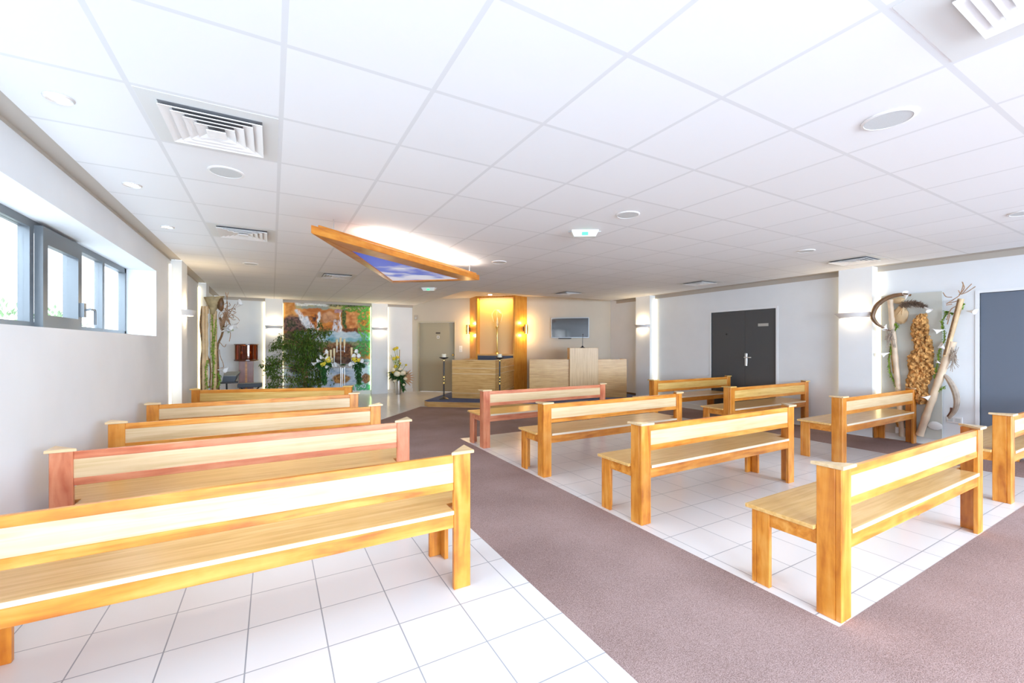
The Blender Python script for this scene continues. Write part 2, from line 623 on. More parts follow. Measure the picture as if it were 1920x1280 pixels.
# fitted carpet (one continuous piece around the tiled pads)
cp = MB()
T = 0.001
AX0, AX1, PX1, SX1 = 1.285, 2.384, 6.705, 7.80
PY0, PY1 = 1.015, 5.78
cp.box(AX0, SX1, REAR, PY0, 0, T)
cp.box(AX0, AX1, PY0, PY1, 0, T)
cp.box(PX1, 7.69, PY0, PY1, 0, T)
for ya, yb in ((PY0, 2.855), (3.292, PY1)):
    cp.box(7.69, SX1, ya, yb, 0, T)
cp.prism([(AX0, PY1), (SX1, PY1), (SX1, 6.77), (5.955, 6.77), (2.985, 9.085), (2.86, 9.20), (AX0, 7.43)], 0, T)
o = cp.build('carpet', M['carpet'])
tag(o, 'mauve brown fitted carpet along the aisles between the tiled seating areas', 'carpet')

# ceiling
CUTX, CUTY = 3.60, 8.40
cl = MB()
cl.box(PL, CUTX - 0.12, REAR, PB, HC, HC + 0.05)
cl.box(CUTX - 0.12, PR, REAR, CUTY, HC, HC + 0.05)
cl.prism([(CUTX - 0.12, CUTY), (CUTX + 0.03, CUTY), (CUTX - 0.03, 8.52), (CUTX - 0.02, 8.9), (CUTX, 9.4), (CUTX, PB), (CUTX - 0.12, PB)], HC, HC + 0.05)
ceil = struct(cl.build('ceiling', M['ceiling']))
rc = MB()
rc.box(CUTX - 0.2, 8.3, CUTY - 0.1, 13.0, HR, HR + 0.05)
o = rc.build('raised_ceiling', M['plaster'], ceil)
fa = MB()
fa.box(CUTX - 0.14, CUTX - 0.12, CUTY, PB, HC + 0.05, HR)
fa.box(CUTX - 0.12, PR + 0.2, CUTY - 0.02, CUTY, HC + 0.05, HR)
fa.build('fascia', M['plaster'], ceil)

# --- left wall with the window opening
WY0, WY1, WZ0, WZ1, WD = 0.95, 6.475, 1.468, 2.24, -1.50
wl = MB()
wl.box(-1.62, WL, REAR, WY0, 0, HC + 0.05)
wl.box(-1.62, WL, WY1, 12.6, 0, HC + 0.05)
wl.box(-1.62, WL, WY0, WY1, 0, WZ0)
wl.box(-1.62, WL, WY0, WY1, WZ1, HC + 0.05)
wall_left = struct(wl.build('wall_left', M['wall']))
for y0, y1 in ((7.307, 7.727), (9.765, 10.19)):
    MB().box(WL - 0.01, PL, y0, y1, 0, HC).build('pillar', M['wall'], wall_left)
tr = MB()
segs = [(REAR, 7.307), (7.727, 9.765), (10.19, PB)]
for a, b in segs:
    tr.box(WL - 0.01, PL, a, b, HC + 0.003, HC + 0.03)
    tr.box(WL - 0.01, WL + 0.004, a, b, 2.502, HC + 0.003)
struct(tr.build('trim_1', M['taupe']))
struct(MB().box(WL, WL + 0.012, REAR, 12.2, 0, 0.07).build('baseboard_left', M['base']))

# --- right wall with two door recesses
wr = MB()
D1, D2 = (4.335, 5.625), (0.55, 1.807)
DZ = 2.025
wr.box(WR, 8.2, D1[1], 9.2, 0, HR + 0.05)
wr.box(WR, 8.2, D2[1], D1[0], 0, HR + 0.05)
wr.box(WR, 8.2, REAR, D2[0], 0, HR + 0.05)
wr.box(WR, 8.2, D1[0], D1[1], DZ, HR + 0.05)
wr.box(WR, 8.2, D2[0], D2[1], DZ, HR + 0.05)
wall_right = struct(wr.build('wall_right', M['wall']))
for y0, y1 in ((7.10, 7.54), (2.86, 3.287)):
    MB().box(PR, WR + 0.01, y0, y1, 0, HC).build('pillar', M['wall'], wall_right)
tr = MB()
for a, b in [(REAR, 2.86), (3.287, 7.10), (7.54, CUTY)]:
    tr.box(PR, WR + 0.01, a, b, HC + 0.003, HC + 0.03)
    tr.box(WR - 0.004, WR + 0.01, a, b, 2.45, HC + 0.003)
struct(tr.build('trim_2', M['taupe']))
bb = MB()
for a, b in [(REAR, D2[0] - 0.04), (D2[1] + 0.04, 2.86), (3.287, D1[0] - 0.04), (D1[1] + 0.04, 6.75)]:
    bb.box(WR - 0.012, WR, a, b, 0, 0.09)
struct(bb.build('baseboard_right', M['base']))
struct(MB().box(WR - 0.012, WR, 7.54, 8.62, 0.12, 0.165).build('baseboard_altar', M['base_dark']))

# --- far wall
wb = MB().box(-1.62, 3.66, WB, 12.6, 0, HC + 0.05)
wall_back = struct(wb.build('wall_back', M['wall']))
for x0, x1 in ((-0.155, 0.232), (2.403, 2.845)):
    MB().box(x0, x1, PB, WB + 0.01, 0, HC).build('pillar', M['wall'], wall_back)
tr = MB()
for a, b in [(PL, -0.155), (0.232, 2.403), (2.845, CUTX)]:
    tr.box(a, b, PB, WB + 0.01, HC + 0.003, HC + 0.03)
    tr.box(a, b, WB - 0.013, WB + 0.01, 2.458, HC + 0.003)
struct(tr.build('trim_3', M['taupe']))
bb = MB()
for a, b in [(WL, -0.155), (0.232, 2.403), (2.845, 3.6)]:
    bb.box(a, b, WB - 0.012, WB, 0, 0.10)
struct(bb.build('baseboard_back', M['base']))

# --- diagonal altar wall (local axes: x = u, y = -w)
da = bpy.data.objects.new('tmp', None)
da.location, da.rotation_euler = P0, (0, 0, DRZ)
wa = MB()
DU0, DU1, DTOP = 0.139, 1.27, 2.03
wa.box(-0.10, DU0, 0, 0.16, 0, HR + 0.05)
wa.box(DU0, DU1, 0, 0.16, DTOP, HR + 0.05)
wa.box(DU1, DL, 0, 0.16, 0, HR + 0.05)
wall_altar = wa.build('wall_altar', M['altar_wall'])
wall_altar.location, wall_altar.rotation_euler = P0, (0, 0, DRZ)
struct(wall_altar)

# --- wall behind the camera with three glazed bays
wq = MB()
edges = [-1.62] + [v for ab in REAR_BAYS for v in ab] + [8.2]
for i in range(0, len(edges), 2):
    wq.box(edges[i], edges[i + 1], REAR - 0.2, REAR, 0, HC + 0.05)
for a, b in REAR_BAYS:
    wq.box(a, b, REAR - 0.2, REAR, 2.4, HC + 0.05)
    wq.box(a, b, REAR - 0.2, REAR, 0, 0.1)
struct(wq.build('wall_rear', M['wall']))
for i, (a, b) in enumerate(REAR_BAYS):
    fr = MB()
    fr.box(a, a + 0.06, REAR - 0.14, REAR - 0.06, 0.1, 2.4)
    fr.box(b - 0.06, b, REAR - 0.14, REAR - 0.06, 0.1, 2.4)
    fr.box(a, b, REAR - 0.14, REAR - 0.06, 0.1, 0.16)
    fr.box(a, b, REAR - 0.14, REAR - 0.06, 2.34, 2.4)
    fr.box((a + b) / 2 - 0.03, (a + b) / 2 + 0.03, REAR - 0.14, REAR - 0.06, 0.16, 2.34)
    w = struct(fr.build('window_%d' % (i + 2), M['alu']))
    for x0, x1 in ((a + 0.06, (a + b) / 2 - 0.03), ((a + b) / 2 + 0.03, b - 0.06)):
        MB().box(x0, x1, REAR - 0.104, REAR - 0.098, 0.16, 2.34).build('pane', M['glass'], w)

# --- window in the left wall
fr = MB()
fx0, fx1 = WD - 0.03, WD + 0.03


def yw(px):
    return atX(px, 560, WD).y


M1, M2, M3 = yw(186.5), yw(129.5), yw(48)
fr.box(fx0, fx1, WY0, WY1, WZ1 - 0.055, WZ1)
fr.box(fx0, fx1, WY0, WY1, WZ0, WZ0 + 0.055)
fr.box(fx0, fx1, WY1 - 0.05, WY1, WZ0, WZ1)
fr.box(fx0, fx1, WY0, WY0 + 0.05, WZ0, WZ1)
for c in (M1, M2, M3, M3 - 1.1, M3 - 1.75, M3 - 2.4):
    fr.box(fx0, fx1, c - 0.03, c + 0.03, WZ0 + 0.055, WZ1 - 0.055)
win = struct(fr.build('window_1', M['alu']))
cuts = [WY1 - 0.05, M1 + 0.03, M1 - 0.03, M2 + 0.03, M2 - 0.03, M3 + 0.03, M3 - 0.03, M3 - 1.07, M3 - 1.13, M3 - 1.72, M3 - 1.78, M3 - 2.37, M3 - 2.43, WY0 + 0.05]
for i in range(0, len(cuts), 2):
    MB().box(WD - 0.004, WD + 0.004, cuts[i + 1], cuts[i], WZ0 + 0.055, WZ1 - 0.055).build('pane', M['glass'], win)
ss = MB()   # opening sash standing proud of the fixed frame
s0, s1, sx0, sx1 = M3 + 0.035, M2 + 0.015, WD + 0.03, WD + 0.075
ss.box(sx0, sx1, s0, s1, WZ1 - 0.15, WZ1 - 0.03)
ss.box(sx0, sx1, s0, s1, WZ0 + 0.02, WZ0 + 0.11)
ss.box(sx0, sx1, s0, s0 + 0.075, WZ0 + 0.11, WZ1 - 0.15)
ss.box(sx0, sx1, s1 - 0.075, s1, WZ0 + 0.11, WZ1 - 0.15)
ss.build('sash', M['alu'], win)
hd = MB()
hd.box(sx1, sx1 + 0.03, s1 - 0.055, s1 - 0.005, WZ0 + 0.13, WZ0 + 0.25)
hd.tube([(sx1 + 0.03, s1 - 0.03, WZ0 + 0.19), (sx1 + 0.06, s1 - 0.03, WZ0 + 0.20), (sx1 + 0.06, s1 + 0.08, WZ0 + 0.20), (sx1 + 0.06, s1 + 0.09, WZ0 + 0.18), (sx1 + 0.06, s1 + 0.09, WZ0 + 0.07)], 0.009, 8)
hd.build('window_handle', M['alu'], win)

# outside the window: gravel bank and shrubs
rnd = random.Random(5)
o = MB().box(-7, -1.9, -2, 11, -0.3, 0.0).build('outside_ground', M['ground'])
struct(o)
for i, (x, y, z, r) in enumerate([(-2.65, 8.3, 1.52, 0.36), (-2.6, 6.9, 1.5, 0.34), (-2.55, 5.6, 1.45, 0.34)]):
    t = thing('shrub', ['leafy green shrub outside behind the opening window sash', 'leafy green shrub outside by the leftmost window pane', 'low green shrub outside just beyond the left picture edge'][i], 'shrub', (x, y, 0))
    lf = MB()
    for k in range(420):
        d = Vector((rnd.gauss(0, 1), rnd.gauss(0, 1), rnd.gauss(0, 0.9))).normalized()
        p = d * r * rnd.uniform(0.5, 1) + Vector((0, 0, z))
        lf.leaf(p, d + Vector((0, 0, rnd.uniform(-.5, .5))), (0, 0, 1), 0.08, 0.035)
    lf.build('foliage', M['hedge'], t)
    MB().tube([(0, 0, 0), (0.03, 0, z * 0.5), (0, 0, z)], [0.03, 0.025, 0.015]).build('stem', M['bark'], t)

# --- doors
d1 = MB()
xd = WR + 0.015
ym = atX(1397, 640, xd).y
d1.box(WR - 0.006, WR + 0.09, D1[0] - 0.035, D1[0], 0, DZ + 0.035)
d1.box(WR - 0.006, WR + 0.09, D1[1], D1[1] + 0.035, 0, DZ + 0.035)
d1.box(WR - 0.006, WR + 0.09, D1[0], D1[1], DZ, DZ + 0.035)
door1 = struct(d1.build('door_1', M['frame_white']))
MB().box(xd, xd + 0.045, D1[0] + 0.003, ym - 0.002, 0.008, DZ - 0.004).build('door_leaf', M['door_grey'], door1)
MB().box(xd, xd + 0.045, ym + 0.002, D1[1] - 0.003, 0.008, DZ - 0.004).build('door_leaf', M['door_grey'], door1)
hp = atX(1399, 673, xd)
h = MB()
h.box(xd - 0.012, xd, hp.y - 0.024, hp.y + 0.024, hp.z - 0.13, hp.z + 0.11)
h.build('handle_plate', M['chrome'], door1, bevel=0.006)
h = MB().tube([(xd - 0.01, hp.y, hp.z + 0.035), (xd - 0.06, hp.y, hp.z + 0.035), (xd - 0.062, hp.y - 0.02, hp.z + 0.035), (xd - 0.062, hp.y - 0.13, hp.z + 0.035)], 0.011, 8)
h.build('door_handle', M['chrome'], door1, smooth=True)
sp = atX(1431, 608.7, xd)
MB().box(xd - 0.004, xd, sp.y - 0.095, sp.y + 0.095, sp.z - 0.026, sp.z + 0.026).build('door_plate', M['plate_pale'], door1)
sp = atX(1362.3, 626.5, xd)
h = MB().tube([(xd - 0.006, sp.y, sp.z), (xd, sp.y, sp.z)], 0.016, 12)
h.build('spyhole', M['dark'], door1)

d2 = MB()
d2.box(WR - 0.008, WR + 0.09, D2[0] - 0.035, D2[0], 0, DZ + 0.035)
d2.box(WR - 0.008, WR + 0.09, D2[1], D2[1] + 0.04, 0, DZ + 0.035)
d2.box(WR - 0.008, WR + 0.09, D2[0], D2[1], DZ, DZ + 0.035)
door2 = struct(d2.build('door_2', M['frame_white']))
MB().box(xd, xd + 0.045, D2[0] + 0.003, D2[1] - 0.003, 0.008, DZ - 0.004).build('door_leaf', M['door_grey_lit'], door2)

d3 = MB()      # beige door in the altar wall, set back in its frame
d3.box(DU0 - 0.03, DU0 + 0.012, -0.012, 0.12, 0, DTOP + 0.03)
d3.box(DU1 - 0.012, DU1 + 0.02, -0.012, 0.12, 0, DTOP + 0.03)
d3.box(DU0 + 0.012, DU1 - 0.012, -0.012, 0.12, DTOP - 0.012, DTOP + 0.03)
door3 = d3.build('door_3', M['frame_beige'])
door3.location, door3.rotation_euler = P0, (0, 0, DRZ)
struct(door3)
MB().box(DU0 + 0.015, DU1 - 0.015, 0.075, 0.115, 0.005, DTOP - 0.015).build('door_leaf', M['door_beige'], door3)
MB().box(0.66, 0.795, 0.068, 0.075, 1.69, 1.735).build('door_plate', M['plate_dark'], door3)
h = MB().box(0.69, 0.77, 0.072, 0.075, 1.555, 1.635)
h.build('door_notice', M['base'], door3)
h = MB().box(0.715, 0.745, 0.069, 0.072, 1.58, 1.61)
h.build('notice_mark', M['plate_dark'], door3)
h = MB().tube([(1.205, 0.075, 1.075), (1.205, 0.03, 1.075)], 0.012, 8)
h.blob((1.205, 0.02, 1.075), 0.032, rough=0)
h.build('door_knob', M['brass'], door3, smooth=True)

# ------------------------------------------------------------------ altar platform
pf = thing('altar_platform', 'low wooden altar platform topped with blue carpet', 'platform', (4.5, 8.6, 0))
fl, fr_ = diag(1.56, 2.84), diag(5.75, 2.84)
poly = [diag(1.50, 0.02), diag(1.50, 2.72), diag(1.63, 2.84), Vector((5.95, 6.75, 0)) + Vector((0.02, 0.07, 0)), Vector((PR + 0.0, 6.80, 0)), Vector((PR, 7.08, 0)), Vector((PR, 7.54, 0)), Vector((WR - 0.001, 7.56, 0)), Vector((WR - 0.001, 8.55, 0)), diag(5.70, 0.02)]
pp = [(p.x, p.y) for p in poly]
b = MB().prism(pp, 0.0, 0.112)
b.build('riser', M['desk'], pf, world=True)
cx = sum(p[0] for p in pp) / len(pp)
cyy = sum(p[1] for p in pp) / len(pp)
b = MB().prism(pp, 0.112, 0.12)
b.build('platform_carpet', M['blue_carpet'], pf, world=True)


# ------------------------------------------------------------------ benches
def lpost(mb, cx, cy, dx, dy, lx, ly, z0, z1, t=0.027):
    """L-shaped post: outer corner (cx,cy), boards running dx / dy"""
    def b(xa, xb, ya, yb):
        mb.box(min(xa, xb), max(xa, xb), min(ya, yb), max(ya, yb), z0, z1)
    b(cx, cx + dx * lx, cy, cy + dy * t)
    b(cx, cx + dx * t, cy + dy * t, cy + dy * ly)


def bench(x, y, W, rz, wd, label, panel='oak', seat='seat'):
    r = thing('bench', label, 'bench', (x, y, 0), rz, 'wooden benches facing the altar')
    fm = M[wd]
    fv = M[wd + '_v']
    for side in (0, 1):
        cxx = 0 if side == 0 else W
        dx = 1 if side == 0 else -1
        mb = MB()
        lpost(mb, cxx, 0, dx, 1, 0.10, 0.112, 0, 0.752)
        p = mb.build('post', fv, r, bevel=0.003)
        c = MB()
        ov = 0.016
        tri = [(cxx - dx * ov, -ov), (cxx + dx * 0.122, -ov), (cxx - dx * ov, 0.134)]
        if dx < 0:
            tri = tri[::-1]
        c.prism(tri, 0.752, 0.770)
        c.build('post_cap', M[panel], p, bevel=0.003)
        mb = MB()
        lpost(mb, cxx, 0.447, dx, -1, 0.10, 0.10, 0, 0.422)
        mb.build('leg', fv, r, bevel=0.003)
        mb = MB()
        xa = cxx + dx * 0.004
        xb = cxx + dx * 0.026
        mb.box(min(xa, xb), max(xa, xb), 0.112, 0.347, 0.345, 0.422)
        mb.build('side_apron', fm, r, bevel=0.002)
    mb = MB().box(0.10, W - 0.10, 0.004, 0.026, 0.345, 0.422)
    mb.build('rear_apron', fm, r, bevel=0.002)
    mb = MB().box(0.10, W - 0.10, 0.421, 0.443, 0.345, 0.422)
    mb.build('front_apron', fm, r, bevel=0.002)
    e = 0.022
    s = MB()
    s.prism([(0.102, -0.004), (W - 0.102, -0.004), (W - 0.102, 0.114), (W + e, 0.114), (W + e, 0.472), (-e, 0.472), (-e, 0.114), (0.102, 0.114)], 0.422, 0.4435)
    st = s.build('seat', M[seat], r, bevel=0.002)
    s = MB()
    s.box(0.102, W - 0.102, -0.0065, -0.004, 0.4225, 0.443)
    s.box(-e, W + e, 0.472, 0.4745, 0.4225, 0.443)
    s.build('seat_edge', M['edge'], st)
    MB().box(0.10, W - 0.10, 0.006, 0.030, 0.704, 0.748).build('back_rail', fm, r, bevel=0.002)
    MB().box(0.10, W - 0.10, 0.006, 0.030, 0.553, 0.595).build('back_rail', fm, r, bevel=0.002)
    MB().box(0.10, W - 0.10, 0.010, 0.026, 0.595, 0.704).build('back_panel', M[panel], r)
    return r


bench(-1.072, 2.215, 2.05, 0.0, 'honey', 'honey wooden bench nearest the camera on the window side, cut off at the left')
bench(-1.095, 3.36, 2.05, 0.0, 'red', 'reddish bench with pinkish rails, second from the camera on the window side')
bench(-1.10, 4.37, 2.05, 0.0, 'honey', 'honey bench, middle one of the five lined up along the window wall')
bench(-1.112, 5.575, 2.05, 0.0, 'honey', 'fourth bench from the camera along the window wall, seen only as a backrest')
bench(-0.955, 7.14, 2.05, -0.297, 'amber', 'farthest bench on the window side, turned askew before the ficus and keyboard', 'gold')
bench(2.419, 1.02, 2.10, 0.0, 'honey', 'honey bench at the corner of the tiled pad nearest the camera, right of the aisle')
bench(2.419, 2.310, 2.10, 0.0, 'honey', 'second honey bench back along the right of the aisle')
bench(2.421, 3.640, 2.10, 0.0, 'honey', 'honey bench right of the aisle, the one nearest the dark red bench')
bench(2.419, 5.060, 2.10, 0.0, 'red', 'dark red bench at the head of the aisle before the altar platform')
bench(5.502, 1.075, 2.10, 0.0, 'honey', 'bench cut off by the right edge of the picture before the grey door')
bench(5.700, 2.395, 2.10, 0.0, 'amber', 'amber bench in front of the bamboo and cork wall art')
bench(5.680, 3.750, 2.10, 0.0, 'amber', 'amber bench just right of the dark double door, one pillar beyond the art', 'gold')
bench(5.655, 5.120, 2.10, 0.0, 'amber', 'farthest amber bench in the right column, ending before the double door', 'gold')


# ------------------------------------------------------------------ ceiling fittings
def vent(cx, cy, label, half=0.215):
    t = thing('ceiling_vent', label, 'ceiling vent', (cx, cy, HC), 0, 'square ceiling air diffusers')
    p = MB()
    h0 = 0.288
    z0, z1 = -0.002, -0.0005
    for a in [(-h0, h0, -h0, -half), (-h0, h0, half, h0), (-h0, -half, -half, half), (half, h0, -half, half)]:
        p.box(a[0], a[1], a[2], a[3], z0, z1)
    p.build('panel', M['vent_panel'], t)
    MB().box(-half, half, -half, half, -0.003, -0.0005).build('vent_shade_sheet', M['vent_shade'], t)  # dark sheet painted in for the shade inside the vent
    g = MB()
    n = 5
    for k in range(n):
        a = half - k * half / n
        b = a - half / n * 1.12
        za, zb = -0.024, -0.006
        if k == n - 1:
            g.box(-a, a, -a, a, -0.030, -0.024)
            continue
        # sloping louvre ring
        ro = [(-a, -a), (a, -a), (a, a), (-a, a)]
        ri = [(-b, -b), (b, -b), (b, b), (-b, b)]
        vs = [(x, y, za) for x, y in ro] + [(x, y, zb) for x, y in ri] + [(x, y, za + 0.004) for x, y in ro] + [(x, y, zb + 0.003) for x, y in ri]
        fs = []
        for i in range(4):
            j = (i + 1) % 4
            fs += [(i, j, 4 + j, 4 + i), (8 + i, 12 + i, 12 + j, 8 + j), (i, 8 + i, 8 + j, j), (4 + i, 4 + j, 12 + j, 12 + i)]
        g.add(vs, fs)
    g.build('louvres', M['vent_slat'], t)
    return t


vent(-0.26, 2.78, 'large square air diffuser in the ceiling at upper left')
vent(-0.26, 5.20, 'smaller looking air diffuser behind the upper left one, by the spotlights')
vent(0.94, 7.65, 'air diffuser in the ceiling before the waterfall mural')
vent(6.94, 2.78, 'air diffuser above the pillar beside the bamboo art')
vent(6.94, 5.20, 'air diffuser in the ceiling above the dark double door')
vent(5.74, 7.65, 'air diffuser in the ceiling in front of the television')
vent(2.14, 0.345, 'air diffuser cut off by the top right corner of the picture', 0.17)


def disc(px, py, r, label):
    p = atZ(px, py, HC)
    t = thing('ceiling_speaker', label, 'ceiling speaker', p, 0, 'round ceiling loudspeakers')
    MB().lathe([(r + 0.012, -0.0005), (r + 0.012, -0.006), (r, -0.009), (r - 0.002, -0.004), (r - 0.002, -0.0005)][::-1], n=28).build('rim', M['plastic'], t)
    MB().lathe([(r - 0.002, -0.007), (r - 0.002, -0.001)], n=28).build('grille', M['mesh_grey'], t)


disc(424, 322, 0.092, 'round grey speaker below the large upper left diffuser')
disc(470, 494.3, 0.085, 'round speaker in the ceiling between the ficus and the left diffusers')
disc(1665, 223, 0.098, 'large round speaker in the ceiling at upper right')
disc(1177, 402, 0.092, 'round speaker above and right of the nearer exit light')
disc(936, 491, 0.092, 'round speaker just beyond the tip of the triangular sky panel')
disc(1511, 470, 0.085, 'faint round speaker left of the pillar diffuser on the right')
disc(1922, 398, 0.092, 'round speaker cut off by the right edge of the picture')

for (px, py), lab in zip([(110, 183), (248, 346), (314, 425)], ['nearest recessed spotlight above the window wall', 'middle recessed spotlight above the window wall', 'farthest recessed spotlight above the window wall']):
    p = atZ(px, py, HC)
    t = thing('recessed_spotlight', lab, 'spotlight', p, 0, 'recessed spotlights')
    MB().lathe([(0.036, -0.001), (0.036, -0.006), (0.050, -0.010), (0.056, -0.004), (0.056, -0.0005)][::-1], n=24).build('ring', M['chrome'], t, smooth=True)
    MB().lathe([(0.034, -0.0055), (0.034, -0.002)], n=20).build('bulb', M['lamp_small'], t)
    spot('spot_beam', (p.x, p.y, HC - 0.02), (0, 0.0, 0), 26, (1, 0.86, 0.68), math.radians(80))
p = atZ(919, 551.5, HR)
t = thing('recessed_downlight', 'small glowing downlight in the raised ceiling above the altar niche', 'downlight', p)
MB().lathe([(0.05, -0.012), (0.06, -0.004), (0.06, -0.0005)], n=20).build('ring', M['chrome'], t)
MB().lathe([(0.042, -0.022), (0.05, -0.012)], n=20).build('bulb', M['lamp'], t)
spot('downlight_beam', (p.x, p.y, HR - 0.03), (0, 0, 0), 14, (1, 0.75, 0.6), math.radians(100))


def exit_light(px, py, label):
    p = atZ(px, py, HC)
    t = thing('exit_light', label, 'emergency light', p, DRZ * 0.0 - 0.56, 'emergency exit lights')
    w, dd = 0.135, 0.055
    b = MB().prism([(-w, -dd), (w, -dd), (w, dd), (-w, dd)], -0.012, -0.0005)
    b.build('back_box', M['plastic'], t)
    b = MB().prism([(-w * 0.8, -dd * 0.55), (w * 0.8, -dd * 0.55), (w * 0.8, dd * 0.55), (-w * 0.8, dd * 0.55)], -0.062, -0.012,
                   [(-w, -dd), (w, -dd), (w, dd), (-w, dd)])
    df = b.build('diffuser', M['exit_body'], t)
    g = MB()
    g.box(-0.030, 0.030, -dd * 0.79 - 0.008, -dd * 0.79 - 0.004, -0.054, -0.022)
    g.build('pictogram', M['exit_green'], df)
    b = MB().box(-w - 0.03, -w, -0.006, 0.006, -0.010, -0.003).box(w, w + 0.03, -0.006, 0.006, -0.010, -0.003)
    b.build('mounting_tab', M['mesh_grey'], t)


exit_light(1096, 433, 'white emergency exit light with green glow, nearer of the two on the ceiling')
exit_light(804, 539.5, 'white emergency exit light far off between sky panel and altar door')

# --- hanging triangular sky picture
zb, zt = 2.30, 2.372
A, B, C = atZ(583, 437, zb), atZ(735.5, 531, zb), atZ(899, 525, zb)
cen = (A + B + C) / 3
sk = thing('sky_panel', 'triangular wooden framed sky picture hanging below the ceiling with a light behind', 'ceiling picture', (cen.x, cen.y, HC))
a_, b_, c_ = atZ(655, 467, zb + 0.012), atZ(737, 526.5, zb + 0.012), atZ(865, 523, zb + 0.012)
outer = [Vector((v.x, v.y)) for v in (A, C, B)]
inner = [Vector((v.x, v.y)) for v in (a_, c_, b_)]
for i, nm in enumerate(['long', 'right', 'left']):
    j = (i + 1) % 3
    f = MB()
    q = [outer[i], outer[j], inner[j], inner[i]]
    f.prism([tuple(v) for v in q], zb, zt)
    m2 = [outer[i] * 0.84 + inner[i] * 0.16, outer[j] * 0.84 + inner[j] * 0.16, outer[j] * 0.7 + inner[j] * 0.3, outer[i] * 0.7 + inner[i] * 0.3]
    f.prism([tuple(v) for v in m2], zt, zt + 0.03)
    f.build('frame_side', M['cherry'], sk, world=True, bevel=0.004)
hg = MB()
for i in range(3):
    q = outer[i] * 0.45 + inner[i] * 0.55
    hg.tube([(q.x, q.y, zt + 0.02), (q.x, q.y, HC)], 0.005, 6)
hg.build('hanger', M['steel'], sk, world=True)
ls = MB()
q0, q1 = outer[0] * 0.72 + outer[1] * 0.28, outer[0] * 0.06 + outer[1] * 0.94
_d = (outer[1] - outer[0]).normalized()
nin = Vector((-_d.y, _d.x))
if nin.dot(inner[2] - outer[0]) < 0:
    nin = -nin
q0s, q1s = q0 + nin * 0.095, q1 + nin * 0.095
ls.tube([(q0s.x, q0s.y, zt + 0.012), (q1s.x, q1s.y, zt + 0.012)], 0.010, 8)
ls.build('light_tube', M['tube'], sk, world=True)
mid = (q0s + q1s) / 2
dv = q1s - q0s
area('sky_panel_light', (mid.x, mid.y, zt + 0.035), (PI, 0, math.atan2(dv.y, dv.x)), dv.length, 0.05, 22, (1, 0.95, 0.86))


def vnoise(x, y, seed):
    """smooth value noise on numpy arrays"""
    xi, yi = np.floor(x).astype(int), np.floor(y).astype(int)
    xf, yf = x - xi, y - yi
    xf, yf = xf * xf * (3 - 2 * xf), yf * yf * (3 - 2 * yf)

    def hsh(a, b):
        n = (a * 374761393 + b * 668265263 + seed * 1442695041) & 0x7fffffff
        n = ((n ^ (n >> 13)) * 1274126177) & 0x7fffffff
        return ((n ^ (n >> 16)) & 0xffff) / 65535.0
    return (hsh(xi, yi) * (1 - xf) + hsh(xi + 1, yi) * xf) * (1 - yf) + (hsh(xi, yi + 1) * (1 - xf) + hsh(xi + 1, yi + 1) * xf) * yf


def fbm(x, y, seed, oct_=4):
    s, a, t = 0, 0.5, 0
    for k in range(oct_):
        s = s + a * vnoise(x * 2 ** k, y * 2 ** k, seed + k)
        t += a
        a *= 0.5
    return s / t


def lin(c):
    c = np.array(c, float) / 255
    return np.where(c <= 0.04045, c / 12.92, ((c + 0.055) / 1.055) ** 2.4)


def printed(name, verts, faces, cols, m, parent=None, world=True):
    mb = MB()
    mb.add(verts, faces)
    ob = mb.build(name, m, parent, world=world)
    at_ = ob.data.color_attributes.new('print', 'FLOAT_COLOR', 'POINT')
    buf = np.ones((len(verts), 4), np.float32)
    buf[:, :3] = cols
    at_.data.foreach_set('color', buf.ravel())
    return ob


# sky print (subdivided triangle, thin board above it)
NS = 70
sv, sf, idx = [], [], {}
for i in range(NS + 1):
    for j in range(NS + 1 - i):
        k = NS - i - j
        idx[(i, j)] = len(sv)
        q = (inner[0] * i + inner[1] * j + inner[2] * k) / NS
        sv.append((q.x, q.y, zb + 0.014))
for i in range(NS):
    for j in range(NS - i):
        sf.append((idx[(i, j)], idx[(i, j + 1)], idx[(i + 1, j)]))
        if i + j < NS - 1:
            sf.append((idx[(i + 1, j)], idx[(i, j + 1)], idx[(i + 1, j + 1)]))
xy = np.array(sv)[:, :2]
far = (xy[:, 1] - xy[:, 1].min()) / np.ptp(xy[:, 1])
n1 = fbm(xy[:, 0] * 2.2 + 3, xy[:, 1] * 3.4 + 1, 11, 5)
n2 = fbm(xy[:, 0] * 6, xy[:, 1] * 7, 31, 4)
cl_ = np.clip((n1 * 0.75 + n2 * 0.25 + (far - 0.45) * 0.55 - 0.50) * 5.0, 0, 1)[:, None]
skyc = lin((78, 98, 205)) * (1 - far[:, None] * 0.55) + lin((150, 170, 225)) * far[:, None] * 0.55
printed('sky_print', sv, sf, skyc * (1 - cl_) + lin((225, 230, 245)) * cl_, M['print_sky'], sk)
MB().prism([tuple(v) for v in inner], zb + 0.016, zb + 0.03).build('backing_board', M['taupe'], sk, world=True)


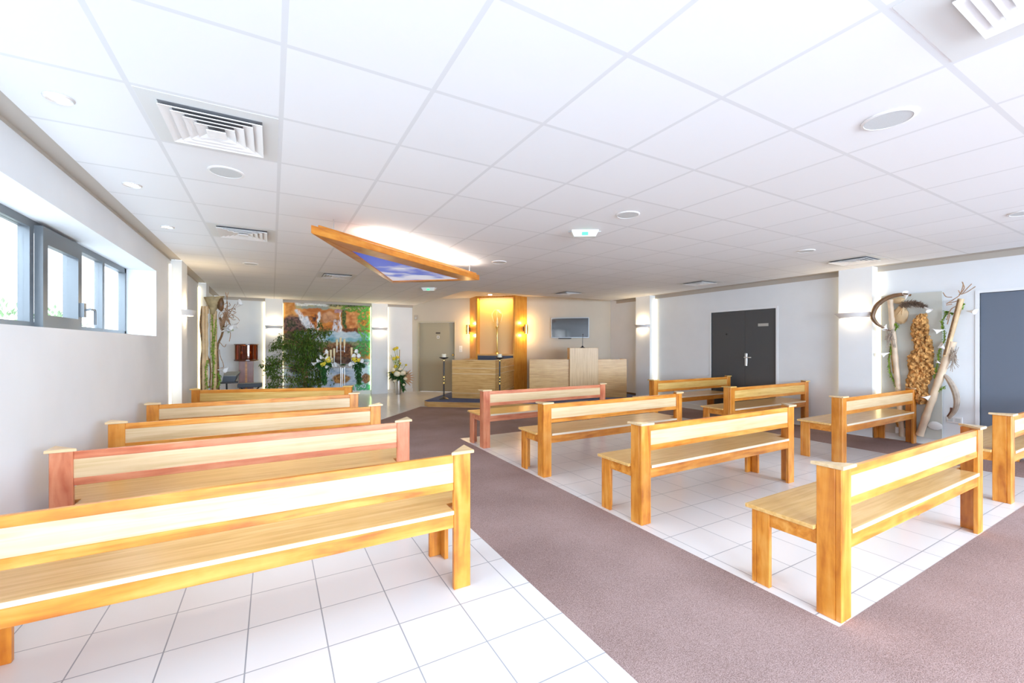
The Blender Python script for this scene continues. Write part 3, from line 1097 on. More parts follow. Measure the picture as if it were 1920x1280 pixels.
# ------------------------------------------------------------------ waterfall mural
mu = thing('wall_mural', 'tall waterfall and rocks photo mural on the far wall', 'mural', (1.32, WB, 0.1))
mx0, mx1, mz0, mz1 = 0.245, 2.39, 0.105, 2.455
NX, NZ = 210, 230
gx, gz = np.meshgrid(np.linspace(0, 1, NX + 1), np.linspace(0, 1, NZ + 1))
vx = mx0 + gx * (mx1 - mx0)
vz = mz0 + gz * (mz1 - mz0)
ZX = 362 + gx * (1545 - 362)             # sketch coordinates of the print
ZY = 1210 - gz * (1210 - 62)
wob = (fbm(ZX / 60, ZY / 60, 3) - 0.5) * 50
X_, Y_ = ZX + wob, ZY + (fbm(ZX / 60, ZY / 60, 9) - 0.5) * 50
n_a, n_b, n_c = fbm(ZX / 45, ZY / 45, 21, 5), fbm(ZX / 18, ZY / 18, 5, 4), fbm(ZX / 90, ZY / 40, 17, 5)
img = np.zeros(ZX.shape + (3,))


def put(mask, c0, c1, n):
    mk = np.clip(mask, 0, 1)[..., None]
    n = np.clip((n - 0.3) / 0.4, 0, 1)[..., None]
    c = lin(c0) * (1 - n) + lin(c1) * n
    img[:] = img * (1 - mk) + c * mk


def ell(cx, cy, rx, ry, soft=0.25):
    d = np.sqrt(((X_ - cx) / rx) ** 2 + ((Y_ - cy) / ry) ** 2)
    return (1 + soft / 2 - d) / soft


def band(y0, y1, soft=14):
    return np.minimum((Y_ - y0) / soft, (y1 - Y_) / soft) + 0.5


def stream(pts, w, soft=0.5):
    best = np.full(ZX.shape, 1e9)
    for (xa, ya), (xb, yb) in zip(pts, pts[1:]):
        t = np.clip(((X_ - xa) * (xb - xa) + (Y_ - ya) * (yb - ya)) / ((xb - xa) ** 2 + (yb - ya) ** 2), 0, 1)
        best = np.minimum(best, np.hypot(X_ - xa - t * (xb - xa), Y_ - ya - t * (yb - ya)))
    return (1 + soft / 2 - best / w) / soft


put(np.ones(ZX.shape), (150, 95, 50), (205, 140, 75), n_a)
put(band(40, 92), (60, 62, 40), (150, 150, 105), n_b)
put(band(60, 100) * np.clip((900 - np.abs(X_ - 700) * 3.2) / 300, 0, 1), (215, 218, 215), (245, 245, 240), n_b)
put(band(92, 135), (150, 160, 150), (205, 190, 120), n_c)
put(band(130, 235), (180, 105, 45), (225, 160, 90), n_c)
put(ell(430, 150, 90, 130), (200, 130, 60), (230, 170, 95), n_a)
put(ell(960, 235, 105, 75), (175, 120, 85), (220, 165, 120), n_a)
put(ell(950, 345, 95, 48), (190, 110, 40), (225, 150, 65), n_a)
put(ell(760, 275, 62, 88), (135, 75, 30), (215, 130, 45), n_b)
put(ell(765, 262, 20, 26), (70, 45, 40), (110, 70, 45), n_b)
put(ell(1275, 270, 115, 115), (185, 110, 55), (225, 165, 100), n_a)
put(ell(1260, 405, 150, 42), (90, 50, 25), (150, 85, 40), n_b)
put(ell(1170, 250, 32, 130), (45, 65, 25), (110, 120, 45), n_b)
put(ell(510, 345, 175, 120), (55, 45, 45), (130, 95, 85), n_b)
put(ell(470, 330, 60, 50), (40, 50, 25), (110, 90, 75), n_b)
put(ell(1090, 150, 60, 30), (150, 110, 130), (190, 150, 150), n_b)
br_k = np.clip((fbm(ZX / 12, ZY / 40, 63, 3) - 0.22) * 5, 0, 1)
put(stream([(528, 170), (600, 255), (690, 380), (760, 430)], 27, 1.0) * br_k, (215, 222, 235), (245, 245, 250), n_b)
put(stream([(650, 260), (700, 330), (740, 420)], 27, 1.0) * br_k, (190, 205, 225), (240, 240, 248), n_b)
put(stream([(815, 195), (815, 300), (800, 430)], 20, 1.0) * br_k, (225, 225, 230), (250, 250, 250), n_b)
put(stream([(1045, 290), (1035, 440)], 24, 1.0) * br_k, (200, 205, 220), (240, 240, 245), n_b)
put(stream([(1095, 290), (1100, 440)], 20, 1.0) * br_k, (190, 185, 205), (240, 235, 240), n_b)
put(stream([(1116, 160), (1116, 430)], 7, 1.0) * br_k, (235, 235, 240), (250, 250, 250), n_b)
put(band(425, 550, 20) * np.clip((X_ - 500) / 80, 0, 1), (150, 185, 205), (205, 220, 230), n_c)
put(band(500, 555, 25) * np.clip((X_ - 880) / 80, 0, 1), (95, 160, 175), (150, 190, 205), n_c)
put(ell(420, 500, 110, 60), (60, 55, 45), (110, 100, 85), n_b)
put(band(550, 640, 25), (70, 95, 70), (150, 150, 110), n_a)
put(ell(1120, 700, 260, 130), (75, 42, 22), (140, 90, 50), n_b)
put(ell(1060, 595, 130, 38), (110, 70, 35), (175, 135, 95), n_b)
put(ell(1150, 810, 180, 60), (70, 48, 40), (125, 95, 75), n_a)
put(band(620, 1300, 60) * np.clip((900 - X_) / 120, 0, 1), (90, 105, 95), (150, 165, 170), n_a)
put(band(860, 1300, 60), (150, 175, 205), (205, 218, 235), n_c)
put(ell(1450, 830, 120, 60), (130, 160, 170), (205, 215, 225), n_c)
put(ell(1130, 1045, 125, 65), (115, 80, 45), (190, 140, 75), n_b)
put(ell(1480, 1050, 65, 62), (85, 55, 40), (150, 105, 75), n_b)
put(ell(560, 900, 120, 60), (40, 40, 70), (110, 100, 110), n_b)
put(ell(700, 1080, 150, 50), (80, 90, 140), (160, 175, 210), n_b)
gr = np.clip((n_b - 0.33) * 5, 0, 1)
put(np.clip(ell(1330, 105, 210, 52), 0, 1) * gr, (25, 70, 20), (110, 160, 50), n_b)
put(np.clip(ell(1470, 300, 115, 240), 0, 1) * gr, (25, 90, 35), (110, 190, 80), n_b)
put(np.clip(ell(1450, 300, 50, 35), 0, 1) * gr, (190, 120, 30), (230, 160, 60), n_b)
put(np.clip(ell(1450, 640, 165, 115), 0, 1) * np.clip(gr * 1.4, 0, 1), (20, 60, 35), (90, 165, 85), n_b)
put(np.clip(ell(1430, 1170, 175, 60), 0, 1) * np.clip(gr * 1.3, 0, 1), (20, 95, 70), (90, 185, 130), n_b)
put(np.clip(ell(600, 560, 190, 110), 0, 1) * gr, (30, 55, 20), (90, 110, 45), n_b)
V_ = np.stack([vx, np.full_like(vx, WB - 0.012), vz], -1).reshape(-1, 3)
F_ = []
for j in range(NZ):
    for i in range(NX):
        k = j * (NX + 1) + i
        F_.append((k, k + 1, k + NX + 2, k + NX + 1))
printed('mural_print', [tuple(p) for p in V_], F_, img.reshape(-1, 3), M['print'], mu)
MB().box(mx0, mx1, WB - 0.011, WB - 0.001, mz0, mz1).build('mural_board', M['base'], mu, world=True)


# ------------------------------------------------------------------ light strips beside the pillars
def strip(x0, x1, y0, y1, label, z0=0.1, z1=2.44, m='led'):
    o = MB().box(x0, x1, y0, y1, z0, z1).build('light_strip', M[m])
    return tag(o, label, 'light strip', 'vertical light strips beside the pillars')


strip(WL + 0.001, WL + 0.022, 7.18, 7.22, 'bright vertical light strip beside the nearer left pillar, next to the window')
strip(WL + 0.001, WL + 0.03, 9.725, 9.761, 'vertical light strip beside the farther left pillar, before the driftwood')
strip(-0.195, -0.159, WB - 0.04, WB - 0.001, 'vertical light strip left of the mural pillar, behind the pedestal')
strip(0.2335, 0.2445, WB - 0.05, WB - 0.014, 'thin light strip along the left edge of the mural', 0.12, 2.42)
strip(2.391, 2.4015, WB - 0.05, WB - 0.014, 'greenish light strip along the right edge of the mural', 0.12, 2.42, 'led_green')
strip(2.849, 2.885, WB - 0.04, WB - 0.001, 'vertical light strip behind the flower vase')
strip(WR - 0.04, WR - 0.001, 7.544, 7.575, 'dim light strip hidden beyond the farthest right pillar', 0.17, 2.44, 'led_soft')
strip(WR - 0.04, WR - 0.001, 7.045, 7.09, 'bright light strip left of the double door, beside the far right pillar')
strip(WR - 0.04, WR - 0.001, 3.291, 3.315, 'thin light strip left of the pillar beside the bamboo art', 0.1, 2.44, 'led')
strip(WR - 0.04, WR - 0.001, 2.81, 2.852, 'light strip between the right pillar and the art board')


# ------------------------------------------------------------------ wall sconces
def sconce(x, y, rz, label, w=0.25, dep=0.13, up=7.5):
    """half-round tray on a wall; local -y points into the room"""
    z0, z1 = 1.775, 1.85
    t = thing('wall_sconce', label, 'wall lamp', (x, y, 0), rz, 'half-round wall sconces')
    n = 14
    top = [(w * math.cos(PI + PI * k / n), dep * math.sin(PI + PI * k / n)) for k in range(n + 1)]
    bot = [(0.72 * p[0], 0.80 * p[1]) for p in top]
    sh = MB()
    vs = [(p[0], p[1], z0) for p in bot] + [(p[0], p[1], z1) for p in top] + [(p[0] * 0.96, p[1] * 0.95, z1) for p in top] + [(p[0] * 0.94, p[1] * 0.93, z0) for p in bot]
    m_ = n + 1
    fs = []
    for i in range(n):
        fs += [(i, i + 1, m_ + i + 1, m_ + i), (m_ + i, m_ + i + 1, 2 * m_ + i + 1, 2 * m_ + i), (2 * m_ + i, 2 * m_ + i + 1, 3 * m_ + i + 1, 3 * m_ + i), (3 * m_ + i, 3 * m_ + i + 1, i + 1, i)]
    sh.add(vs, fs)
    sh.build('shade', M['plastic'], t, smooth=True)
    MB().box(-0.10, 0.10, -0.012, -0.001, z0, z1).build('wall_plate', M['plastic'], t)
    MB().tube([(-0.05, -0.055, z0 + 0.035), (0.05, -0.055, z0 + 0.035)], 0.012, 8).build('bulb', M['lamp'], t)
    c, s = math.cos(rz), math.sin(rz)
    lx, ly = x + 0.06 * s, y - 0.06 * c
    point('sconce_up', (lx, ly, z1 + 0.03), up, (1, 0.74, 0.42), 0.03)
    point('sconce_down', (lx, ly, z0 - 0.02), up * 0.35, (1, 0.75, 0.45), 0.03)


sconce(PL, 7.517, PI / 2, 'half-round wall lamp on the nearer left pillar past the window')
sconce(0.04, PB, 0, 'lit wall lamp on the pillar left of the mural', 0.21)
sconce(2.62, PB, 0, 'lit wall lamp on the pillar right of the mural', 0.23)
sconce(PR, 7.32, -PI / 2, 'lit wall lamp on the far right pillar by the lectern', 0.24)
sconce(PR, 3.075, -PI / 2, 'lit wall lamp on the right pillar beside the bamboo art', 0.27, 0.13, 4.0)


# ------------------------------------------------------------------ altar bay
by = thing('altar_bay', 'wooden altar bay with a glowing golden niche in the diagonal wall', 'altar', P0, DRZ)
bay = [(1.717, 0.0), (2.03, 0.45), (3.11, 0.45), (3.37, 0.0)]
TOP = HR - 0.003
# splayed side panels
q = MB()
q.prism([(1.717, -0.001), (2.03, -0.45), (2.07, -0.45), (2.07, -0.001)], 0.125, TOP)
q.build('side_panel', M['bay'], by)
q = MB()
q.prism([(3.07, -0.001), (3.07, -0.45), (3.11, -0.45), (3.37, -0.001)], 0.125, TOP)
q.build('side_panel', M['bay'], by)
MB().box(2.07, 3.07, -0.20, -0.18, 0.125, TOP).build('niche_back', M['niche'], by)
MB().box(2.07, 3.07, -0.47, -0.20, 1.075, 1.12).build('ledge', M['desk'], by)
MB().box(2.07, 3.07, -0.40, -0.37, 0.125, 1.075).build('lower_panel', M['blue_cloth'], by)
MB().box(2.07, 3.07, -0.45, -0.435, TOP - 0.05, TOP).build('head_rail', M['bay'], by)
MB().box(2.12, 3.02, -0.40, -0.37, TOP - 0.02, TOP - 0.004).build('niche_light', M['lamp_small'], by)
p = diag(2.57, 0.36, TOP - 0.06)
area('niche_glow', p, (0, 0, DRZ), 0.9, 0.08, 14, (1, 0.72, 0.06))

for (u, w, nx_, nw, lab) in [(1.80, 0.17, -0.82, 0.57, 'brass up-and-down wall lamp on the left side of the altar bay'), (3.30, 0.17, 0.86, 0.50, 'brass up-and-down wall lamp on the right side of the altar bay')]:
    q = diag(u + nx_ * 0.09, w + nw * 0.09, 1.80)
    t = thing('cylinder_lamp', lab, 'wall lamp', q, DRZ, 'cylinder lamps on the altar bay')
    MB().lathe([(0.050, -0.13), (0.055, -0.125), (0.055, 0.125), (0.050, 0.13)], n=20, cap=False).build('body', M['brass'], t, smooth=True)
    MB().lathe([(0.045, -0.128), (0.045, -0.12)], n=16).lathe([(0.045, 0.12), (0.045, 0.128)], n=16).build('bulb', M['lamp'], t)
    MB().box(min(0, -nx_ * 0.085), max(0, -nx_ * 0.085), -0.02, 0.04, -0.06, 0.06).build('bracket', M['pod'], t)
    point('cylinder_up', (q.x, q.y, 1.80 + 0.17), 8, (1, 0.62, 0.22), 0.03)
    point('cylinder_down', (q.x, q.y, 1.80 - 0.17), 8, (1, 0.62, 0.22), 0.03)

# brass torch with a glass bowl on the ledge
q = diag(2.60, 0.335, 1.12)
t = thing('brass_torch', 'tall slender brass torch with a clear glass bowl standing in the altar niche', 'torch', q)
MB().lathe([(0.055, 0.0), (0.055, 0.012), (0.035, 0.03), (0.03, 0.07), (0.018, 0.10), (0.016, 0.5), (0.024, 0.68), (0.045, 0.74), (0.045, 0.76), (0.02, 0.765)], n=16).build('stem', M['brass'], t, smooth=True)
MB().lathe([(0.05, 0.765), (0.11, 0.88), (0.165, 1.05), (0.155, 1.10), (0.085, 1.20)], n=6, cap=False).build('glass_bowl', M['glass_bowl'], t)
rm = MB()
hexa = [[(r * math.cos(2 * PI * k / 6), r * math.sin(2 * PI * k / 6), z) for k in range(6)] for r, z in ((0.11, 0.88), (0.165, 1.05), (0.155, 1.10), (0.085, 1.20))]
for k in range(6):
    rm.tube([h_[k] for h_ in hexa], 0.005, 5)
    rm.tube([hexa[3][k], hexa[3][(k + 1) % 6]], 0.005, 5)
rm.build('bowl_light_line', M['candle'], t)  # pale tubes added to draw the light outline of the glass
MB().lathe([(0.012, 0.765), (0.03, 0.85), (0.02, 0.95), (0.002, 1.02)], n=10).build('flame_wick', M['candle'], t)

# ------------------------------------------------------------------ altar desk (three-sided enclosure)
dk = thing('altar_desk', 'pale oak three-sided altar enclosure with grooved panels on the platform', 'altar desk', P0 + Vector((0, 0, 0.12)), DRZ)
U0, U1, W0, W1, DH = 1.955, 3.00, 2.18, 0.46, 0.885
fp = MB().box(U0, U1, -W0, -W0 + 0.035, 0, DH)
f = fp.build('front_panel', M['desk'], dk, bevel=0.003)
sp_ = MB().prism([(U1 - 0.035, -W0 + 0.035), (U1, -W0 + 0.035), (3.09, -W1 - 0.02), (3.055, -W1 - 0.02)], 0, DH)
s = sp_.build('side_panel', M['desk'], dk, bevel=0.003)
sp_ = MB().prism([(U0, -W0 + 0.035), (U0 + 0.035, -W0 + 0.035), (2.045, -W1 - 0.02), (2.01, -W1 - 0.02)], 0, DH)
s2 = sp_.build('side_panel', M['desk'], dk, bevel=0.003)
for zz in (0.115, 0.565, 0.695):
    MB().box(U0 - 0.004, U1 + 0.004, -W0 - 0.012, -W0, zz, zz + 0.016).build('strip', M['oak'], f)
    MB().prism([(U1, -W0), (U1 + 0.012, -W0), (3.102, -W1 - 0.02), (3.09, -W1 - 0.02)], zz, zz + 0.016).build('strip', M['oak'], s)
MB().box(U0 - 0.006, U1 + 0.006, -W0 - 0.006, -W0 + 0.04, DH, DH + 0.012).build('top_rail', M['oak'], f)
MB().prism([(U1 - 0.04, -W0 + 0.04), (U1 + 0.006, -W0 + 0.04), (3.096, -W1 - 0.02), (3.05, -W1 - 0.02)], DH, DH + 0.012).build('top_rail', M['oak'], s)

# ------------------------------------------------------------------ lectern with wings
lc = Vector((5.27, 8.52, 0.12))
lrz = math.atan2(7.40 - 8.52, 7.28 - 5.27)
le = thing('lectern', 'pale oak lectern with a tall centre panel and lower wings on the blue platform', 'lectern', lc, lrz)
MB().box(0, 0.945, 0.06, 0.10, 0, 0.905).build('wing_panel', M['desk'], le, bevel=0.003)
MB().box(1.62, 2.305, 0.06, 0.10, 0, 0.905).build('wing_panel', M['desk'], le, bevel=0.003)
MB().box(0.945, 1.62, 0.0, 0.40, 0, 1.175).build('centre_panel', M['desk_v'], le, bevel=0.004)
MB().box(2.265, 2.305, 0.10, 0.55, 0, 0.905).build('wing_return', M['desk'], le)
mp = lc + Vector((1.265 * math.cos(lrz) - 0.1 * math.sin(lrz), 1.265 * math.sin(lrz) + 0.1 * math.cos(lrz), 1.175))
t = thing('microphone', 'black gooseneck microphone standing on the lectern', 'microphone', mp)
MB().lathe([(0.055, 0), (0.055, 0.012), (0.028, 0.022), (0.022, 0.045), (0.008, 0.05)], n=16).build('base', M['black'], t)
MB().tube(smoothline([(0, 0, 0.04), (0, 0, 0.15), (0.002, -0.004, 0.25), (0.006, -0.01, 0.30)]), 0.0065, 8).build('gooseneck', M['black'], t)
MB().lathe([(0.008, 0.295), (0.014, 0.302), (0.014, 0.325), (0.006, 0.332)], 0.006, -0.01, n=12).build('capsule', M['black'], t)

# television
tv = thing('television', 'flat wall television with silver bezel reflecting the windows', 'television', P0, DRZ)
b = MB()
tu0, tu1, tz0, tz1 = 4.045, 5.07, 1.555, 2.105
b.box(tu0, tu1, -0.055, -0.012, tz0, tz1)
b.build('housing', M['silver'], tv, bevel=0.004)
MB().box(tu0 + 0.018, tu1 - 0.018, -0.058, -0.055, tz0 + 0.02, tz1 - 0.018).build('screen', M['screen'], tv)
MB().box(tu0 + 0.2, tu0 + 0.55, -0.05, -0.02, tz0 - 0.025, tz0).build('control_bar', M['black'], tv)
MB().box((tu0 + tu1) / 2 - 0.2, (tu0 + tu1) / 2 + 0.2, -0.012, -0.001, 1.70, 1.95).build('wall_bracket', M['black'], tv)

# light switches, sensor, socket
for zc, lab in ((1.296, 'upper white light switch beside the beige door'), (1.205, 'lower white light switch beside the beige door')):
    t = thing('light_switch', lab, 'light switch', diag(1.446, 0.0, zc), DRZ)
    MB().box(-0.042, 0.042, -0.010, -0.0005, -0.042, 0.042).build('plate', M['plastic'], t, bevel=0.002)
    MB().box(-0.030, 0.030, -0.014, -0.010, -0.030, 0.030).build('rocker', M['base'], t, bevel=0.002)
q = diag(0.075, 0.0, 2.17)
t = thing('motion_sensor', 'small grey motion sensor high on the wall corner near the beige door', 'sensor', q, DRZ)
MB().box(-0.045, 0.045, -0.05, -0.0005, -0.07, 0.07).build('housing', M['taupe'], t, bevel=0.01)
MB().lathe([(0.03, -0.05), (0.034, -0.02), (0.03, 0.01)], 0, -0.045, n=14).build('lens', M['plate_pale'], t, smooth=True)
q = atX(1790, 787, WR)
t = thing('wall_socket', 'white double wall socket below the curved pod by the grey door', 'socket', q)
MB().box(-0.012, -0.0005, -0.075, 0.075, -0.042, 0.042).build('plate', M['plastic'], t, bevel=0.003)
MB().box(-0.016, -0.012, -0.06, -0.01, -0.025, 0.025).box(-0.016, -0.012, 0.01, 0.06, -0.025, 0.025).build('outlet', M['mesh_grey'], t, bevel=0.002)


# ------------------------------------------------------------------ candle stands
def candle_stand(x, y, label, lab2):
    t = thing('candle_stand', label, 'candle stand', (x, y, 0.12))
    MB().lathe([(0.115, 0), (0.115, 0.012), (0.06, 0.035), (0.02, 0.05)], n=24).build('base', M['black'], t, smooth=True)
    p = MB().lathe([(0.0165, 0.04), (0.0165, 0.92)], n=14).build('pole', M['black'], t, smooth=True)
    for za, zb_ in ((0.05, 0.065), (0.345, 0.40), (0.43, 0.455), (0.485, 0.53), (0.875, 0.905)):
        MB().lathe([(0.0165, za), (0.0215, za + 0.004), (0.0215, zb_ - 0.004), (0.0165, zb_)], n=14).build('ring', M['brass'], p, smooth=True)
    MB().lathe([(0.015, 0.915), (0.07, 0.93), (0.108, 0.955), (0.112, 0.962), (0.10, 0.962), (0.06, 0.948), (0.0, 0.945)], n=24, cap=False).build('drip_bowl', M['black'], t, smooth=True)
    c = thing('pillar_candle', lab2, 'candle', (x, y, 0.12 + 0.946))
    MB().lathe([(0.05, 0), (0.052, 0.01), (0.052, 0.085), (0.046, 0.092), (0.0, 0.09)], n=20).build('wax', M['candle'], c, smooth=True)
    MB().tube([(0, 0, 0.088), (0.002, 0, 0.102)], 0.002, 6).build('wick', M['dark'], c)


candle_stand(3.44, 9.30, 'black candle stand with brass rings left of the altar desk', 'short white pillar candle on the stand before the beige door')
candle_stand(4.50, 8.56, 'black candle stand with brass rings before the right corner of the altar desk', 'short white pillar candle on the stand before the niche')

# ------------------------------------------------------------------ flower vase by the door
va = Vector((3.06, 11.86, 0))
t = thing('flower_vase', 'tall steel vase of white and yellow flowers standing by the far wall light', 'flower arrangement', va)
MB().lathe([(0.075, 0), (0.078, 0.01), (0.085, 0.36), (0.088, 0.40), (0.08, 0.40), (0.075, 0.36)], n=24).build('vase', M['steel'], t, smooth=True)
rnd = random.Random(11)


def vp(px, py, dy=0.0):
    """point of the bouquet from its place in the photo, relative to the vase"""
    d_ = atY(px, py, va.y + dy) - va
    return d_


lf = MB()
for k in range(150):
    a = rnd.uniform(0, 2 * PI)
    rr = rnd.uniform(0.03, 0.17)
    z = rnd.uniform(0.42, 0.62)
    lf.leaf((rr * 0.8 * math.cos(a), rr * 0.8 * math.sin(a), z), (math.cos(a), math.sin(a), rnd.uniform(-0.8, 0.5)), (0, 0, 1), rnd.uniform(0.12, 0.24), 0.06)
for k in range(40):
    lf.leaf((0.05 + rnd.uniform(0, 0.06), -0.08, 0.45 - 0.008 * k), (rnd.uniform(-.3, 1), rnd.uniform(-1, 0.2), -0.7), (0, 0, 1), 0.13, 0.055)
lf.build('foliage', M['leaf2'], t)
fl_ = MB()
for (px, py, r) in [(744.5, 700.5, 0.095), (755.5, 699, 0.085), (737, 693, 0.06), (760, 709.5, 0.055), (757, 721, 0.04), (740, 714, 0.04), (750, 692, 0.05)]:
    fl_.blob(vp(px, py, -0.2), r, seed=int(px), rough=0.14, sz=0.8)
fl_.build('white_flower', M['cream'], t, smooth=True)
fy = MB()
for (px, py, r) in [(740, 654.5, 0.05), (744, 652, 0.045), (739, 672, 0.05), (745, 669.5, 0.05), (741.5, 687, 0.05), (737.5, 697, 0.05), (750, 681, 0.035), (761.5, 684, 0.035)]:
    fy.blob(vp(px, py, -0.05), r, seed=int(py), rough=0.3, sz=0.8)
fy.build('yellow_flower', M['yellow'], t, smooth=True)
st = MB()
for (px, py) in [(740, 656), (739, 672), (749, 655), (744, 652), (761, 684), (733, 665), (750, 683)]:
    e = vp(px, py, -0.03)
    st.tube(smoothline([(0, 0, 0.38), Vector((0, 0, 0.38)).lerp(e, 0.5) + Vector((0, 0, 0.05)), e], 5), 0.006, 6)
for k in range(26):
    e = vp(746 + rnd.gauss(0, 3), rnd.uniform(676, 694), rnd.uniform(-0.12, 0.05))
    st.leaf(e, (rnd.uniform(-1, 1), rnd.uniform(-1, .3), 1), (0, 0, 1), 0.10, 0.03)
st.build('stem', M['vine'], t)
pk = MB().tube([(0.02, 0, 0.4), vp(749, 668), vp(749.5, 655)], [0.006, 0.009, 0.004], 6)
pk.build('pink_spike', M['red'], t)
fn = MB()
c0 = vp(757, 708, -0.10)
for k in range(7):
    a = -0.9 + 0.30 * k
    fn.leaf(c0, (math.cos(a) * 1, -0.1, math.sin(a)), (0, 1, 0.2), 0.30, 0.07)
fn.build('dry_fan_leaf', M['fan'], t)

# ------------------------------------------------------------------ candelabrum and garlands
CYD = 10.45
cb = Vector((atY(644, 690, CYD).x, CYD, 0))
t = thing('candelabrum', 'tall steel candelabrum standing before the waterfall mural', 'candelabrum', cb)


def cz(zx, zy, dy=0.0):
    return atY(590 + zx / 11.636, 620 + zy / 11.636, CYD + dy) - cb


MB().lathe([(0.20, 0), (0.20, 0.012), (0.05, 0.02)], n=28).build('base', M['steel'], t, smooth=True)
for zx in (568, 607, 652):
    tp = cz(zx, 720 if zx == 568 else 790)
    MB().tube([(tp.x, 0.02 if zx == 607 else 0, 0.015), (tp.x, 0.02 if zx == 607 else 0, tp.z)], 0.013, 10).build('tube', M['steel'], t, smooth=True)
bar = MB()
bar.tube([cz(240, 800), cz(830, 800)], 0.008, 8)
bar.tube([cz(480, 437), cz(655, 437)], 0.006, 8)
bar.tube([cz(568, 720), cz(568, 310)], 0.011, 8)
for zx, zy in ((485, 470), (652, 465)):
    bar.tube([cz(zx, zy), cz(zx, zy - 30)], 0.009, 8)
bar.build('cross_bar', M['steel'], t, smooth=True)
CAN = [(485, 190, 340, 470), (563, 150, 310, 420), (648, 185, 340, 465), (803, 365, 560, 800), (425, 385, 560, 800), (352, 415, 580, 800), (278, 440, 620, 960), (375, 590, 720, 815), (855, 570, 660, 800)]
for i, (zx, ya, yb, yc) in enumerate(CAN):
    tp, md, bt = cz(zx, ya), cz(zx, yb), cz(zx, yc)
    dy = 0.0 if i < 3 else (-0.03 if i % 2 else 0.03)
    h = MB().lathe([(0.010, bt.z), (0.011, md.z - 0.05), (0.019, md.z), (0.019, md.z + 0.004)], tp.x, dy * 0, n=12)
    h.build('candle_holder', M['steel'], t, smooth=True)
    c = thing('slim_candle', 'slim ivory candle in the steel candelabrum before the mural', 'candle', cb + Vector((tp.x, 0, md.z + 0.004)), 0, 'candles of the candelabrum')
    hh = tp.z - md.z
    MB().lathe([(0.017, 0), (0.023, hh * 0.4), (0.026, hh * 0.95), (0.018, hh)], n=12).build('wax', M['candle_gold'], c, smooth=True)

for side, lab in ((0, 'trailing garland of white arum lilies on the left arm of the candelabrum'), (1, 'trailing garland of white lilies on the right arm of the candelabrum')):
    cc = cz(190 if side == 0 else 960, 720)
    g = thing('flower_garland', lab, 'flower garland', cb + cc)
    rnd = random.Random(20 + side)
    lf = MB()
    x0, x1 = ((60, 330) if side == 0 else (850, 1060))
    for k in range(170):
        p = cz(rnd.uniform(x0, x1), rnd.uniform(660, 800), rnd.uniform(-0.08, 0.04)) - cc
        lf.leaf(p, (rnd.uniform(-1, 1), rnd.uniform(-1, .4), rnd.uniform(-1, .6)), (0, 0, 1), 0.10, 0.045)
    xm = 195 if side == 0 else 945
    for k in range(190):
        yy = rnd.uniform(760, 1130)
        wd = 60 * (1 - (yy - 760) / 560)
        p = cz(xm + (yy - 760) * 0.05 + rnd.gauss(0, wd * 0.6), yy, rnd.uniform(-0.06, 0.03)) - cc
        lf.leaf(p, (rnd.uniform(-1, 1), rnd.uniform(-1, .3), -0.9), (0, 0, 1), 0.085, 0.04)
    lf.build('foliage', M['leaf2'], g)
    fw = MB()
    lst = [(215, 500, .6, .7), (190, 590, -.9, .3), (120, 660, -1, .2), (20, 700, -1, -.3), (230, 740, .3, -.4), (240, 655, .2, .5)] if side == 0 else [(925, 495, -.4, .8), (940, 600, .1, .6), (980, 680, .3, .2), (1105, 700, 1, -.1), (895, 710, -.8, .1), (860, 600, -.2, .8)]
    stm = MB()
    for zx, zy, dx, dz in lst:
        p = cz(zx, zy, -0.06) - cc
        fw.arum(p - Vector((dx, -0.2, dz)) * 0.05, (dx, -0.6, dz), 0.115, 0.048)
        stm.tube([p - Vector((dx, -0.2, dz)) * 0.05, Vector((p.x * 0.5, 0, 0))], 0.004, 5)
    fw.build('arum_flower', M['petal'], g, smooth=True)
    stm.build('stem', M['vine'], g)
    ye = MB()
    for zx, zy in ([(265, 640), (290, 600), (210, 720), (160, 735), (300, 660)] if side == 0 else [(875, 640), (860, 610), (960, 640)]):
        ye.blob(cz(zx, zy, -0.08) - cc, 0.045, seed=zx, rough=0.3)
    ye.build('yellow_flower', M['yellow'], g)
g = thing('flower_bowl', 'low bowl of white lilies and leaves at the middle of the candelabrum', 'flower bowl', cb + cz(605, 790))
cc = cz(605, 790)
MB().lathe([(0.04, 0.0), (0.12, 0.03), (0.13, 0.04), (0.11, 0.04)], n=20).build('bowl', M['steel'], g)
lf, fw = MB(), MB()
for k in range(60):
    a = rnd.uniform(0, 2 * PI)
    lf.leaf((0.05 * math.cos(a), 0.05 * math.sin(a), 0.04), (math.cos(a), math.sin(a), 0.4), (0, 0, 1), 0.10, 0.04)
for dx in (-1, -.6, .5, 1):
    fw.arum((dx * 0.09, -0.06, 0.05), (dx, -0.5, 0.1), 0.13, 0.055)
lf.build('foliage', M['leaf2'], g)
fw.build('arum_flower', M['petal'], g, smooth=True)

# ------------------------------------------------------------------ ficus
FY = 11.2
fc = Vector((atY(572, 700, FY).x, FY, 0))
t = thing('ficus_plant', 'large bushy green ficus plant standing before the waterfall mural', 'plant', fc)
MB().lathe([(0.15, 0), (0.19, 0.34), (0.20, 0.36), (0.17, 0.36), (0.16, 0.31)], n=24).build('pot', M['pot'], t, smooth=True)
MB().lathe([(0.0, 0.315), (0.16, 0.31)][::-1], n=20, cap=False).build('soil', M['soil'], t)
rnd = random.Random(3)


def fz(zx, zy, dy=0.0):
    return atY(480 + zx / 7.112, 560 + zy / 7.112, FY + dy) - fc


